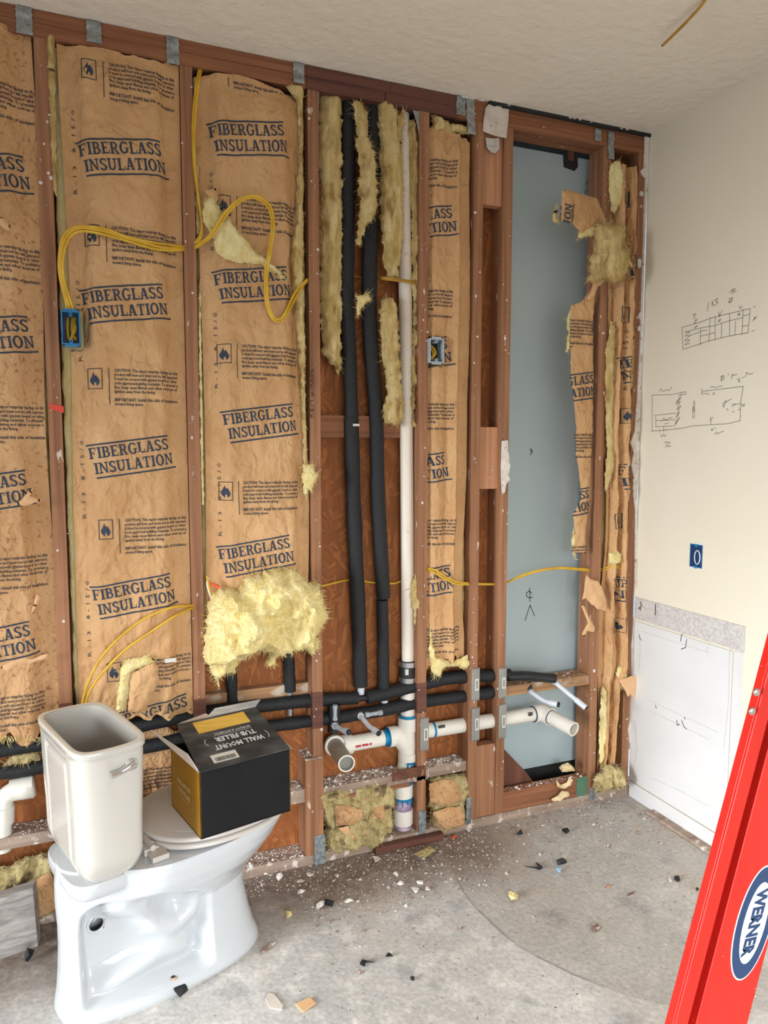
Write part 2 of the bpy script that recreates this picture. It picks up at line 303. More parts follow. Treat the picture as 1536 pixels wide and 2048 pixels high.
def floor_mat():
    m = bpy.data.materials.new('dusty_concrete'); m.use_nodes = True; nt = m.node_tree; N = nt.nodes; L = nt.links
    b = N['Principled BSDF']; b.inputs['Roughness'].default_value = .82
    tc = N.new('ShaderNodeTexCoord'); O = tc.outputs['Object']
    def nz(s, d=6, dist=0):
        n = N.new('ShaderNodeTexNoise'); n.inputs['Scale'].default_value = s; n.inputs['Detail'].default_value = d; n.inputs['Distortion'].default_value = dist; L.new(O, n.inputs['Vector']); return n.outputs[0]
    def mr(x, a, bb, c=0, d=1):
        r = N.new('ShaderNodeMapRange'); r.inputs[1].default_value = a; r.inputs[2].default_value = bb; r.inputs[3].default_value = c; r.inputs[4].default_value = d; L.new(x, r.inputs[0]); return r.outputs[0]
    def mix(f, A, Bc):
        k = N.new('ShaderNodeMix'); k.data_type = 'RGBA'; L.new(f, k.inputs[0])
        for i, c in ((6, A), (7, Bc)):
            if isinstance(c, tuple): k.inputs[i].default_value = lin(c)
            else: L.new(c, k.inputs[i])
        return k.outputs[2]
    def mth(op, x, y=None):
        k = N.new('ShaderNodeMath'); k.operation = op
        for i, c in enumerate((x, y)):
            if c is None: continue
            if isinstance(c, (int, float)): k.inputs[i].default_value = c
            else: L.new(c, k.inputs[i])
        return k.outputs[0]
    col = mix(mr(nz(3.2, 8, .1), .3, .7), (188, 186, 182), (210, 208, 204))
    col = mix(mr(nz(14, 8, .2), .5, .72), col, (226, 222, 216))
    col = mix(mr(nz(2.1, 4), .52, .7), col, (206, 196, 184))
    col = mix(mr(nz(6.3, 8, .1), .58, .74), col, (150, 150, 154))
    sp = N.new('ShaderNodeSeparateXYZ'); L.new(O, sp.inputs[0])
    # trowelled round patch with a scored edge line, worn into the slab
    vm = N.new('ShaderNodeVectorMath'); vm.operation = 'DISTANCE'; L.new(O, vm.inputs[0]); vm.inputs[1].default_value = (1.15, -.42, 0)
    dist = mth('ADD', vm.outputs[1], mth('MULTIPLY', mth('SUBTRACT', nz(2.5, 3), .5), .05))
    inside = mth('MULTIPLY', mr(dist, .758, .745), mr(nz(4, 4), .2, .5, .2, .5))
    col = mix(inside, col, (166, 158, 150))
    ring = mth('MULTIPLY', mr(mth('ABSOLUTE', mth('SUBTRACT', dist, .75)), .006, .001), mr(nz(5, 3), .35, .55))
    col = mix(mth('MULTIPLY', ring, mth('MULTIPLY', mr(sp.outputs[0], .8, .5), .6)), col, (112, 104, 98))
    # brown demolition dirt lying along the wall
    yy = mth('ADD', sp.outputs[1], mth('MULTIPLY', mth('SUBTRACT', nz(5, 6, .4), .5), .34))
    xx = mth('ADD', sp.outputs[0], mth('MULTIPLY', mth('SUBTRACT', nz(3, 4), .5), .2))
    dirt = mth('MULTIPLY', mth('MULTIPLY', mr(yy, -.40, -.12), mr(xx, .80, .55)), mr(nz(30, 5), .25, .55, .55, .95))
    col = mix(dirt, col, (122, 104, 92))
    col = mix(mr(nz(95, 3), .70, .74), col, (228, 222, 216))
    col = mix(mr(nz(60, 3), .69, .73), col, (104, 94, 86))
    grit = N.new('ShaderNodeMix'); grit.data_type = 'RGBA'; grit.blend_type = 'MULTIPLY'; grit.inputs[0].default_value = 1; L.new(col, grit.inputs[6])
    gr = N.new('ShaderNodeValToRGB'); gr.color_ramp.elements[0].position = .3; gr.color_ramp.elements[1].position = .7; gr.color_ramp.elements[0].color = (.78, .765, .75, 1); gr.color_ramp.elements[1].color = (1.06, 1.06, 1.06, 1); L.new(nz(75, 12, .2), gr.inputs[0]); L.new(gr.outputs[0], grit.inputs[7]); col = grit.outputs[2]
    L.new(col, b.inputs['Base Color'])
    bp = N.new('ShaderNodeBump'); bp.inputs['Strength'].default_value = .4; bp.inputs['Distance'].default_value = .004; L.new(nz(45, 8), bp.inputs['Height']); L.new(bp.outputs[0], b.inputs['Normal'])
    return m
MT['floor'] = floor_mat()

# ------------------------------------------------------------------ room shell
S16 = .4064; ZC = 2.743; XR = 1.3973; XL = -4.6; YB = -4.2
XA, XB, XC, XD, XE, XF, XG, XH = -2*S16, -S16, 0, S16, .625, .7498, 1.197, 1.371
def struct(name, mb, m, **k):
    o = mb.build(name, m, **k); o['kind'] = 'structure'; return o
struct('floor', MB().box((XL, YB, -.1), (XR+.12, .5, 0)), MT['floor'])
struct('ceiling', MB().box((XL, YB, ZC), (XR+.12, .004, ZC+.0127)), MT['ceil'])
wr = empty('wall_right', (XR, -2, 0), kind='structure')
MB().box((XR, YB, 0), (XR+.0127, .0, ZC)).build('drywall', MT['beige'], wr)
b = MB()
for y0, y1, z0, z1 in ((-4.2, -.2, 0, .25), (-4.2, -3.0, .25, 2.3), (-.9, .1, .25, 2.3), (-4.2, .1, 2.3, ZC)):
    b.box((XL-.1, y0, z0), (XL, y1, z1))
struct('wall_left', b, MT['roomwall'])
b = MB()
for x0, x1, z0, z1 in ((XL, XR, 0, .3), (XL, -1.4, .3, 2.25), (1.0, XR, .3, 2.25), (XL, XR, 2.25, ZC)):
    b.box((x0, YB-.1, z0), (x1, YB, z1))
struct('wall_rear', b, MT['roomwall'])
struct('wall_back_left', MB().box((XL, -.0127, 0), (XA-S16-.03, 0, ZC)), MT['roomwall'])

wb = empty('wall_back', (0, .045, 0), kind='structure')
D4 = .089
def stud(x, z0=.038, z1=ZC-.076, y0=0, w=.038, m='stud', name='stud'):
    return MB().box((x-w/2, y0, z0), (x+w/2, D4, z1)).build(name, MT[m], wb, bevel=.0012)
studs = {}
for nm, x in (('Z', XA-S16), ('A', XA), ('B', XB), ('C', XC), ('D', XD), ('E', XE), ('F', XF), ('G', XG), ('H', XH)):
    studs[nm] = stud(x)
def hboard(x0, x1, z0, z1, m='plate', y0=0, y1=D4, name='plate'):
    return MB().box((x0, y0, z0), (x1, y1, z1)).build(name, MT[m], wb, bevel=.0015)
xc1 = at(612, 160)[0]; xc2 = at(965, 230)[0]
hboard(XA-S16-.02, xc1, ZC-.038, ZC-.001, 'plate', name='top_plate'); hboard(XA-S16-.02, xc1, ZC-.076, ZC-.0385, 'plate', -.001, name='top_plate')
hboard(xc1, at(780, 200)[0], ZC-.038, ZC-.001, 'plate_dark', -.002, name='top_plate'); hboard(xc1, at(780, 200)[0]-.02, ZC-.076, ZC-.0385, 'plate_dark', -.004, name='top_plate')
hboard(at(780, 200)[0], xc2-.1, ZC-.038, ZC-.001, 'plate_dark', -.003, name='top_plate'); hboard(at(780, 200)[0]-.018, xc2-.1, ZC-.076, ZC-.0385, 'plate_dark', -.002, name='top_plate')
hboard(xc2-.1, XR-.001, ZC-.038, ZC-.001, 'plate', name='top_plate'); hboard(xc2-.1, XR-.001, ZC-.076, ZC-.0385, 'plate', -.001, name='top_plate')
hboard(XA-S16-.02, .20, 0, .038, 'dusty', -.004, name='bottom_plate')
hboard(.20, XR-.001, 0, .038, 'dusty', -.001, name='bottom_plate')
# sheathing panels behind the studs
def sheath(x0, x1, z0, z1, m='osb'):
    MB().box((x0, D4, z0), (x1, D4+.011, z1)).build('sheathing_panel', MT[m], wb)
sheath(XA-S16-.02, XB, 0, 1.219); sheath(XB+.003, XD+.05, 0, 1.55); sheath(XD+.053, XF, 0, ZC); sheath(XA-S16-.02, XB, 1.222, ZC); sheath(XB+.003, XD+.05, 1.553, ZC)
sheath(XG+.0, XR, 0, ZC)
# fire blocking and back boards
hboard(XC+.019, at(880, 1560)[0]-.05, .236, .275, 'dusty', .0, name='fire_block')
hboard(XC+.019+.0, at(742, 1580)[0], .222, .238, 'plate', -.002, .08, name='fire_block')
hboard(at(744, 1580)[0], XD-.05, .222, .238, 'plate', -.002, .08, name='fire_block')
hboard(XD+.019, XE-.019, .236, .275, 'dusty', .012, name='fire_block')
hboard(XB+.019, XC-.045, .236, .285, 'dusty', .0, name='fire_block')
hboard(XA+.019, XB-.019, .262, .300, 'dusty', .0, name='fire_block')
hboard(XA-S16+.019, XA-.019, .262, .300, 'dusty', .0, name='fire_block')
hboard(XC+.019, XD-.03, 1.529, 1.607, 'plate', .05, name='back_board')
hboard(XB+.019, XC-.019, .590, .655, 'sill', .05, name='back_board')
hboard(at(745, 1695)[0], at(880, 1660)[0], .0005, .026, 'plate_dark', -.034, -.005, name='old_nailer')
# stub stud beside stud C, cripple behind F
MB().box((-.05, -.012, .039), (.016, .088, .392)).build('stub_stud', MT['stud'], wb, bevel=.002)
MB().box((-.050, -.012, .392), (.016, .088, .397)).build('plaster_dust', MT['dusty'], wb, bevel=.003)
# blocks between E and F
for z0, z1, m in ((2.387, ZC-.08, 'block'), (1.337, 1.572, 'block'), (.039, .33, 'stud')):
    MB().box((XE+.0195, .004 if z0 < 1 else .012, z0), (XF-.0195, .05, z1)).build('spacer_block', MT[m], wb, bevel=.0015)
# opening: sill, lower board, gusset
hboard(XF+.0195, XG-.0195, .513, .553, 'sill', .006, name='sill')
hboard(XF+.0195, XG-.0195, .039, .122, 'plate', .0, .038, name='lower_board')
MB().prism([(XF+.02, .06, .31), (XF+.02, .06, .1), (.955, .06, .1), (.91, .06, .16)], (0, .025, 0), (0, 0, 0)).build('gusset', MT['oldwood'], wb, bevel=.001)
MB().box((1.12, -.0012, .04), (1.177, 0, .12)).build('green_stain', MT['green_stain'], wb)
# dark stained bands and painted marks on studs
for x, z0, z1 in ((XB, .52, .66), (XC, .50, .632), (XD, .50, .615), (XA, .62, .70)):
    MB().box((x-.0195, -.0012, z0), (x+.0195, .02, z1)).build('stained_band', MT['plate_dark'], wb)
p = at(113, 815)
b = MB(); b.prism([(p[0]-.019, -.001, p[2]+.012), (p[0]+.02, -.001, p[2]+.004), (p[0]+.02, -.001, p[2]-.016), (p[0]-.017, -.001, p[2]-.006)], (0, -.0008, 0), (0, 0, 0)); b.build('red_mark', MT['mark_red'], wb)

# nails and plaster crumbs on the stud faces
b = MB(); c = MB(); rr = random.Random(3)
for x in (XA, XB, XC, XD, XE, XF, XG, XH):
    for k in range(13):
        z = rr.uniform(.15, 2.6); b.sphere((x+rr.uniform(-.012, .012), -.001, z), .0026, 4, (1, .6, 1))
    for k in range(15):
        z = rr.uniform(.05, 2.64); r = rr.uniform(.0015, .0045)
        c.sphere((x+rr.uniform(-.017, .017), -.0005, z), r, 3, (rr.uniform(.6, 1.6), .5, rr.uniform(.6, 2.0)))
b.build('nail_heads', MT['steel'], wb, kind='stuff'); c.build('plaster_crumbs', MT['chip'], wb, kind='stuff')

# galvanized straps on the top plates
def strap(px, py0, py1, w=.034, tilt=0, Y=-.004, hang=0):
    a = at(px, py0, Y); z0 = at(px, py1, Y)[2]; z1 = min(a[2], ZC-.003)
    b = MB(); x = a[0]
    P = []
    for k in range(13):
        t = k/12; z = z1+(z0-z1)*t; dy = -.002*math.sin(t*9)-.001
        P.append([(x-w/2+tilt*t+.0015*math.sin(t*30), Y+dy, z), (x+w/2+tilt*t+.0015*math.sin(t*27+1), Y+dy, z)])
    P = np.array(P); b.grid(P)
    Q = P.copy(); Q[..., 1] += .0016; b.grid(Q, True)
    for i in range(12):
        for e in (0, 1): b.add([P[i, e], P[i+1, e], Q[i+1, e], Q[i, e]], [(0, 1, 2, 3)])
    o = b.build('metal_strap', MT['galv'], wb, smooth=True)
    n = MB()
    for k in range(6):
        t = (k+.5)/6; z = z1+(z0-z1)*t; n.sphere((x+tilt*t+(w*.24 if k % 2 else -w*.22), Y-.0045, z), .0034, 5, (1, .5, 1))
    n.build('strap_nail_heads', MT['galv'], o)
for a in ((47, 12, 68, .042), (187, 38, 85, .04), (345, 74, 128, .036), (597, 122, 166, .036), (922, 190, 230, .036), (940, 196, 268, .032, .008), (1196, 258, 282, .03), (1222, 264, 318, .028, .004)):
    strap(a[0], a[1], a[2], a[3], a[4] if len(a) > 4 else 0)
for px, py in ((622, 178), (826, 214)):
    a = at(px, py, .002); s = 1 if px < 700 else -1
    b = MB(); b.prism([(a[0], .003, ZC-.077), (a[0]+.028, .003, ZC-.077), (a[0]+.026, .003, ZC-.165), (a[0]+.016, .003, ZC-.12)], (0, .0012, 0), (0, 0, 0)); b.build('metal_strap', MT['galv'], wb)
for px, py0, py1, w in ((638, 1668, 1738, .04), (845, 1622, 1668, .032), (938, 1595, 1648, .022), (1186, 1575, 1600, .03)):
    a = at(px, py0, -.006); z0 = max(.002, at(px, py1, -.006)[2])
    MB().box((a[0]-w/2, -.0165 if px == 638 else -.006, z0), (a[0]+w/2, -.0145 if px == 638 else -.004, a[2])).build('foot_strap', MT['tarnish'], wb, bevel=.001)
# nail plates across the studs over the pipes
def nplate(px, py0, py1, w=.036):
    a = at((px), (py0+py1)/2, -.003); z1 = at(px, py0, -.003)[2]; z0 = at(px, py1, -.003)[2]
    o = MB().box((a[0]-w/2, -.0035, z0), (a[0]+w/2, -.001, z1)).build('nail_plate', MT['plate_metal'], wb, bevel=.0006)
    n = MB()
    for t in (.0, 1):
        for k in range(5): n.box((a[0]-w/2+.003+k*.0072, -.004, (z0 if t == 0 else z1)-.004), (a[0]-w/2+.006+k*.0072, 0, (z0 if t == 0 else z1)+.004))
    n.build('plate_teeth', MT['plate_metal'], o)
    MB().box((a[0]-.002, -.0041, z0+(z1-z0)*.3), (a[0]+.014, -.0036, z0+(z1-z0)*.68)).build('plate_sticker', MT['sticker'], o)
    MB().box((a[0]+.004, -.0044, z0+(z1-z0)*.36), (a[0]+.008, -.0042, z0+(z1-z0)*.62)).build('sticker_print', MT['ink_small'], o)
for a in ((849, 1437, 1500), (951, 1338, 1400), (951, 1417, 1480), (1005, 1337, 1395), (1005, 1410, 1475)):
    nplate(*a)
# rusty strap crossing the drain
a0 = at(785, 1551, -.004); a1 = at(846, 1536, -.004)
MB().box((a0[0], -.006, a0[2]-.024), (a1[0]+.008, -.003, a0[2]+.016)).build('rusty_strap', MT['rust'], wb, bevel=.001)

# pale blue board seen through the opening: the back of the next room's wall
wn = empty('wall_next_room', (1, .15, 0), kind='structure')
MB().box((XE-.1, .118, .14), (XR+.1, .131, 2.66)).build('board', MT['panel'], wn)
MB().box((XE-.1, .135, .0), (XR+.1, .15, .2)).build('gap_shade_sheet', MT['dark_parts_shade'], wn)  # dark sheet painted in for the shade in the gap under the board
MB().box((XE-.1, .135, 2.64), (XR+.1, .15, ZC)).build('gap_shade_sheet', MT['dark_parts_shade'], wn)  # same painted shade for the gap over the board
a = at(1128, 300, .1)
MB().prism([at(1127, 292, .112), at(1155, 297, .112), at(1156, 334, .112), at(1150, 341, .112), at(1129, 333, .112)], (0, .006, 0), (0, 0, 0)).build('broken_notch', MT['dark_parts_shade'], wn)
MB().prism([at(1136, 294, .110), at(1148, 297, .110), at(1148, 322, .110), at(1137, 320, .110)], (0, .003, 0), (0, 0, 0)).build('notch_board', MT['oldwood'], wn)

# ------------------------------------------------------------------ strokes (pen, pencil, marker)
def strokes(lines, mapf, w, mb=None, nrm=(0, -1, 0), off=.0008):
    mb = mb or MB(); nrm = np.array(nrm, float)
    for L in lines:
        P = np.array([mapf(*p) for p in L])+nrm*off
        for i in range(len(P)-1):
            d = P[i+1]-P[i]; l = np.linalg.norm(d)
            if l < 1e-6: continue
            d /= l; s = np.cross(d, nrm)*w/2; a = P[i]-d*w*.3; e = P[i+1]+d*w*.3
            mb.add([a-s, a+s, e+s, e-s], [(0, 1, 2, 3)])
    return mb
mk = lambda x, y: at(x, y, .118)
strokes([[(1059, 1176), (1060, 1203)], [(1064, 1187), (1058, 1182), (1053, 1186), (1053, 1192), (1058, 1196), (1065, 1194)],
         [(1050, 1241), (1060, 1210), (1069, 1232)], [(1060, 897), (1065, 905)], [(1064, 898), (1061, 910)], [(1175, 362), (1171, 370)], [(1173, 379), (1169, 386)]], mk, .003).build('marker_mark', MT['marker'], wn)
# pencilled words on stud C
def ptxt(lines): return strokes(lines, lambda x, y: at(x, y, 0), .0022)
zs = [[(626, 828), (621, 831), (622, 835), (627, 834)], [(627, 822), (621, 822)], [(621, 822), (621, 817)], [(624, 822), (624, 818)], [(627, 822), (627, 817)],
      [(627, 812), (622, 811)], [(621, 805), (622, 800), (627, 802)], [(628, 793), (623, 791), (627, 788), (623, 785), (628, 783)], [(628, 779), (622, 778)],
      [(628, 774), (622, 773), (622, 769), (625, 769), (628, 766)], [(628, 764), (622, 763), (623, 758), (626, 760), (628, 756)], [(624, 754), (627, 752), (624, 748), (621, 751), (624, 754)], [(628, 744), (622, 744), (623, 740), (625, 741), (628, 738)]]
ptxt(zs).build('handwriting', MT['marker'], studs['C'])

# ------------------------------------------------------------------ right wall details
def wx(x, y): return atx(x, y, XR)
yz = lambda px, py: atx(px, py, XR)
c0, c1_, c2_ = yz(1278, 1197), yz(1492, 1246), yz(1483, 1285)
zst = .868; zsb = .775; yr = c1_[1]
MB().box((XR-.004, yr, zsb), (XR-.0005, -.004, zst)).build('bare_board_strip', MT['greyboard'], wr, bevel=.001)
MB().box((XR-.006, yz(1468, 1290)[1], .072), (XR-.0005, -.006, zsb-.008)).build('patch_panel', MT['patch'], wr, bevel=.0015)
MB().box((XR-.004, yr+.005, .06), (XR-.0005, yz(1468, 1290)[1]-.006, zsb-.004)).build('patch_trim', MT['patch'], wr, bevel=.001)
MB().box((XR-.010, -4.1, 0), (XR-.0005, -.012, .066)).build('base_strip', MT['patch'], wr, bevel=.002)
MB().box((XR-.05, -.62, 0), (XR-.010, -.16, .012)).build('floor_curb', MT['dusty'], wr, bevel=.004)
b = MB()
for q in ([(1285, 1262), (1420, 1305)], [(1420, 1285), (1416, 1303)], [(1300, 1400), (1440, 1465)], [(1300, 1420), (1420, 1478)], [(1280, 1260), (1283, 1300), (1280, 1340)], [(1272, 1440), (1276, 1500), (1272, 1530)],
          [(1462, 1296), (1460, 1400), (1450, 1500)], [(1305, 1555), (1360, 1580), (1420, 1612)]):
    strokes([q], wx, .0018, b, (-1, 0, 0), .0066)
b.build('patch_seams', MT['greyboard'], wr)
b = MB()
for q in ([(1366, 1268), (1364, 1282)], [(1376, 1278), (1374, 1292)], [(1365, 1298), (1375, 1294)], [(1356, 1440), (1357, 1450), (1362, 1448)], [(1366, 1440), (1370, 1452), (1376, 1458)], [(1371, 1434), (1373, 1438)],
          [(1281, 1269), (1282, 1276), (1285, 1280)], [(1313, 1410), (1315, 1416)], [(1313, 1208), (1313, 1230)], [(1283, 1203), (1285, 1212), (1280, 1218)], [(1281, 1214), (1284, 1220)]):
    strokes([q], wx, .0030, b, (-1, 0, 0), .0068)
b.build('marker_notes', MT['marker'], wr)
# pencil sketches: (crop pixel -> photograph pixel)
def pk(x, y): return (1280+x*256/1456, 560+y*360/2048)
SK = [[(480, 540), (690, 480), (800, 435), (1000, 385), (1255, 325), (1230, 600), (1000, 640), (780, 695), (490, 790), (480, 540)], [(520, 590), (690, 545), (850, 520), (1010, 465), (1170, 430), (1175, 330)],
      [(570, 630), (690, 590)], [(800, 430), (785, 700)], [(855, 415), (855, 680)], [(1020, 380), (1020, 640)], [(1170, 430), (1160, 620)], [(1170, 410), (1250, 390)], [(1165, 530), (1230, 515)], [(930, 490), (925, 665)],
      [(1090, 470), (1080, 630)], [(690, 550), (685, 745)], [(690, 640), (855, 600)], [(690, 580), (770, 570)], [(510, 600), (570, 590), (510, 640), (570, 630), (510, 690), (570, 680), (510, 740), (570, 720)],
      [(620, 460), (650, 450), (615, 490), (645, 490)], [(620, 540), (655, 520), (620, 555)], [(595, 395), (635, 385), (610, 420), (630, 435)], [(780, 250), (770, 355)], [(820, 300), (822, 240), (840, 300)], [(845, 230), (885, 210), (860, 245), (890, 255), (850, 290)],
      [(1020, 150), (1050, 105), (1055, 165)], [(1060, 110), (1085, 95), (1060, 135), (1100, 125)], [(1010, 260), (1020, 210), (1055, 200), (1040, 250), (1010, 260), (1050, 215)], [(890, 360), (905, 415), (935, 345)], [(905, 415), (905, 390)], [(1125, 295), (1145, 330), (1165, 290)],
      [(890, 460), (920, 445), (890, 475), (920, 470)], [(1110, 390), (1140, 375), (1115, 400), (1145, 400)], [(1290, 310), (1315, 300)], [(1285, 470), (1310, 420), (1300, 450), (1330, 410)], [(1270, 585), (1300, 572)],
      [(140, 1720), (140, 1310), (350, 1305), (520, 1270), (525, 1300)], [(130, 1720), (460, 1690), (600, 1660), (1000, 1635), (1140, 1600), (1145, 1400), (1175, 1210), (720, 1265), (705, 1300), (703, 1235)],
      [(165, 1540), (410, 1515)], [(180, 1550), (180, 1670), (380, 1660)], [(180, 1600), (400, 1590)], [(250, 1610), (270, 1570), (300, 1600), (320, 1575), (370, 1565)], [(280, 1640), (330, 1625)],
      [(480, 1280), (410, 1400), (470, 1330), (415, 1420), (460, 1380), (420, 1480), (465, 1430), (410, 1560), (450, 1500), (400, 1640), (455, 1560), (390, 1670)], [(435, 1310), (520, 1300)],
      [(615, 1370), (605, 1450), (600, 1570), (620, 1560), (625, 1380)], [(600, 1470), (612, 1450), (622, 1475), (610, 1495), (600, 1470)], [(220, 1270), (240, 1240), (260, 1270), (300, 1250), (330, 1260), (365, 1215)], [(225, 1715), (230, 1735)], [(270, 1670), (270, 1730)], [(300, 1700), (298, 1720)],
      [(230, 1765), (250, 1785), (262, 1755), (280, 1780), (300, 1755)], [(270, 1850), (310, 1840), (290, 1910)], [(315, 1850), (345, 1845), (310, 1895), (350, 1890)], [(800, 1230), (820, 1210), (860, 1225), (900, 1210), (940, 1205)], [(725, 1300), (745, 1290), (790, 1300)], [(830, 1310), (840, 1280), (850, 1300)],
      [(800, 1560), (810, 1640)], [(800, 1600), (830, 1560)], [(820, 1690), (810, 1710), (830, 1710), (820, 1690)], [(850, 1760), (870, 1730), (890, 1750), (920, 1730), (955, 1720)], [(840, 1690), (865, 1680)],
      [(940, 1410), (985, 1370), (970, 1400), (950, 1450), (945, 1415)], [(990, 1390), (1010, 1370), (1040, 1355)], [(1045, 1410), (1090, 1415), (1045, 1440)], [(1090, 1415), (1140, 1405)], [(985, 1465), (1005, 1482)], [(1050, 1500), (1075, 1498)], [(1115, 1475), (1140, 1475)], [(1155, 1440), (1165, 1410), (1180, 1440), (1195, 1405)],
      [(920, 1100), (945, 1085), (920, 1130), (930, 1155), (940, 1120), (920, 1100)], [(960, 1085), (955, 1140)], [(1005, 1060), (1003, 1085)], [(1040, 1130), (1050, 1070), (1065, 1090), (1105, 1070)], [(1105, 1120), (1140, 1160)], [(1140, 1110), (1120, 1165)], [(1165, 1120), (1180, 1100)], [(1195, 1110), (1215, 1050), (1240, 1075), (1285, 1060)]]
strokes([[pk(*p) for p in l] for l in SK], wx, .0022, None, (-1, 0, 0), .0006).build('pencil_sketch', MT['pencil'], wr)

# ragged drywall edge in the corner
def corner_edge(name, pts, m, Y=-.006, th=.008, parent=None):
    P = [at(x, y, Y) for x, y in pts]
    MB().prism(P, (0, th, 0), (0, 0, 0)).build(name, MT[m], parent or wr)
corner_edge('torn_drywall_edge', [(1291, 268), (1299, 266), (1297, 330), (1294, 400), (1290, 500), (1288, 580), (1286, 640), (1284, 720), (1282, 800), (1280, 870), (1278, 940), (1274, 1000), (1276, 1080), (1272, 1190), (1269, 1190), (1271, 1020), (1266, 985), (1268, 955), (1263, 930), (1268, 905), (1262, 885), (1270, 860), (1274, 800), (1280, 700), (1281, 640), (1277, 630), (1282, 622), (1284, 560), (1287, 480), (1289, 400), (1291, 356), (1285, 350), (1281, 342), (1289, 335), (1290, 300)], 'plaster')
corner_edge('torn_drywall_edge', [(1268, 1235), (1274, 1240), (1272, 1330), (1270, 1420), (1266, 1500), (1264, 1590), (1260, 1590), (1262, 1500), (1257, 1460), (1262, 1440), (1264, 1380), (1263, 1290)], 'plaster')
for k in range(5):
    p = at(1286-3.6*k+RNG.uniform(-3, 3), 340+RNG.uniform(0, 1)*60+k*150, -.012)
    r = .006+.008*RNG.rand()
    poly = [(p[0]+r*RNG.uniform(.5, 1.1)*math.cos(t), p[1], p[2]+r*1.5*RNG.uniform(.5, 1.1)*math.sin(t)) for t in np.linspace(0, 5.6, 8)]
    MB().prism(poly, (0, .008, 0), (0, 0, 0)).build('torn_drywall_edge', MT['plaster'], wr)
# plaster paper scraps still nailed to the framing at E, F
def scrap(name, pts, Y, m, parent, th=.004):
    MB().prism([at(x, y, Y) for x, y in pts], (0, th, 0), (0, 0, 0)).build(name, MT[m], parent, bevel=.0008)
scrap('plaster_scrap', [(972, 215), (978, 208), (990, 213), (1001, 208), (1004, 216), (1018, 218), (1017, 240), (1013, 276), (990, 271), (966, 262), (968, 238)], -.008, 'paper', wb)
scrap('paper_scrap', [(972, 275), (985, 277), (998, 276), (999, 296), (992, 306), (982, 304), (974, 294)], -.003, 'greyboard', wb)
scrap('plaster_scrap', [(1004, 882), (1016, 880), (1017, 905), (1021, 930), (1018, 950), (1020, 960), (1013, 968), (1010, 985), (1004, 990), (1002, 940)], -.008, 'plaster', wb)
b = MB()
for px, py in ((982, 252), (993, 247), (987, 292), (980, 955), (984, 940)):
    p = at(px, py, -.009); b.sphere(p, .004, 6, (1, .4, 1))
b.build('screw_heads', MT['steel'], wb)
# crumbly plaster edge of the ceiling
b = MB(); rr = random.Random(9)
for k in range(60):
    x = rr.uniform(.55, 1.35); b.sphere((x, -.004+rr.uniform(-.006, .004), ZC-.003), rr.uniform(.003, .008), 3, (rr.uniform(1, 2.4), .8, .5))
b.build('ceiling_edge_crumbs', MT['plaster'], wb, kind='stuff')
MB().box((.66, -.012, ZC-.012), (XR, .02, ZC-.0005)).build('painted_shadow_strip', MT['dark_parts_shade'], wb)  # dark strip painted in as the shadow along the ceiling

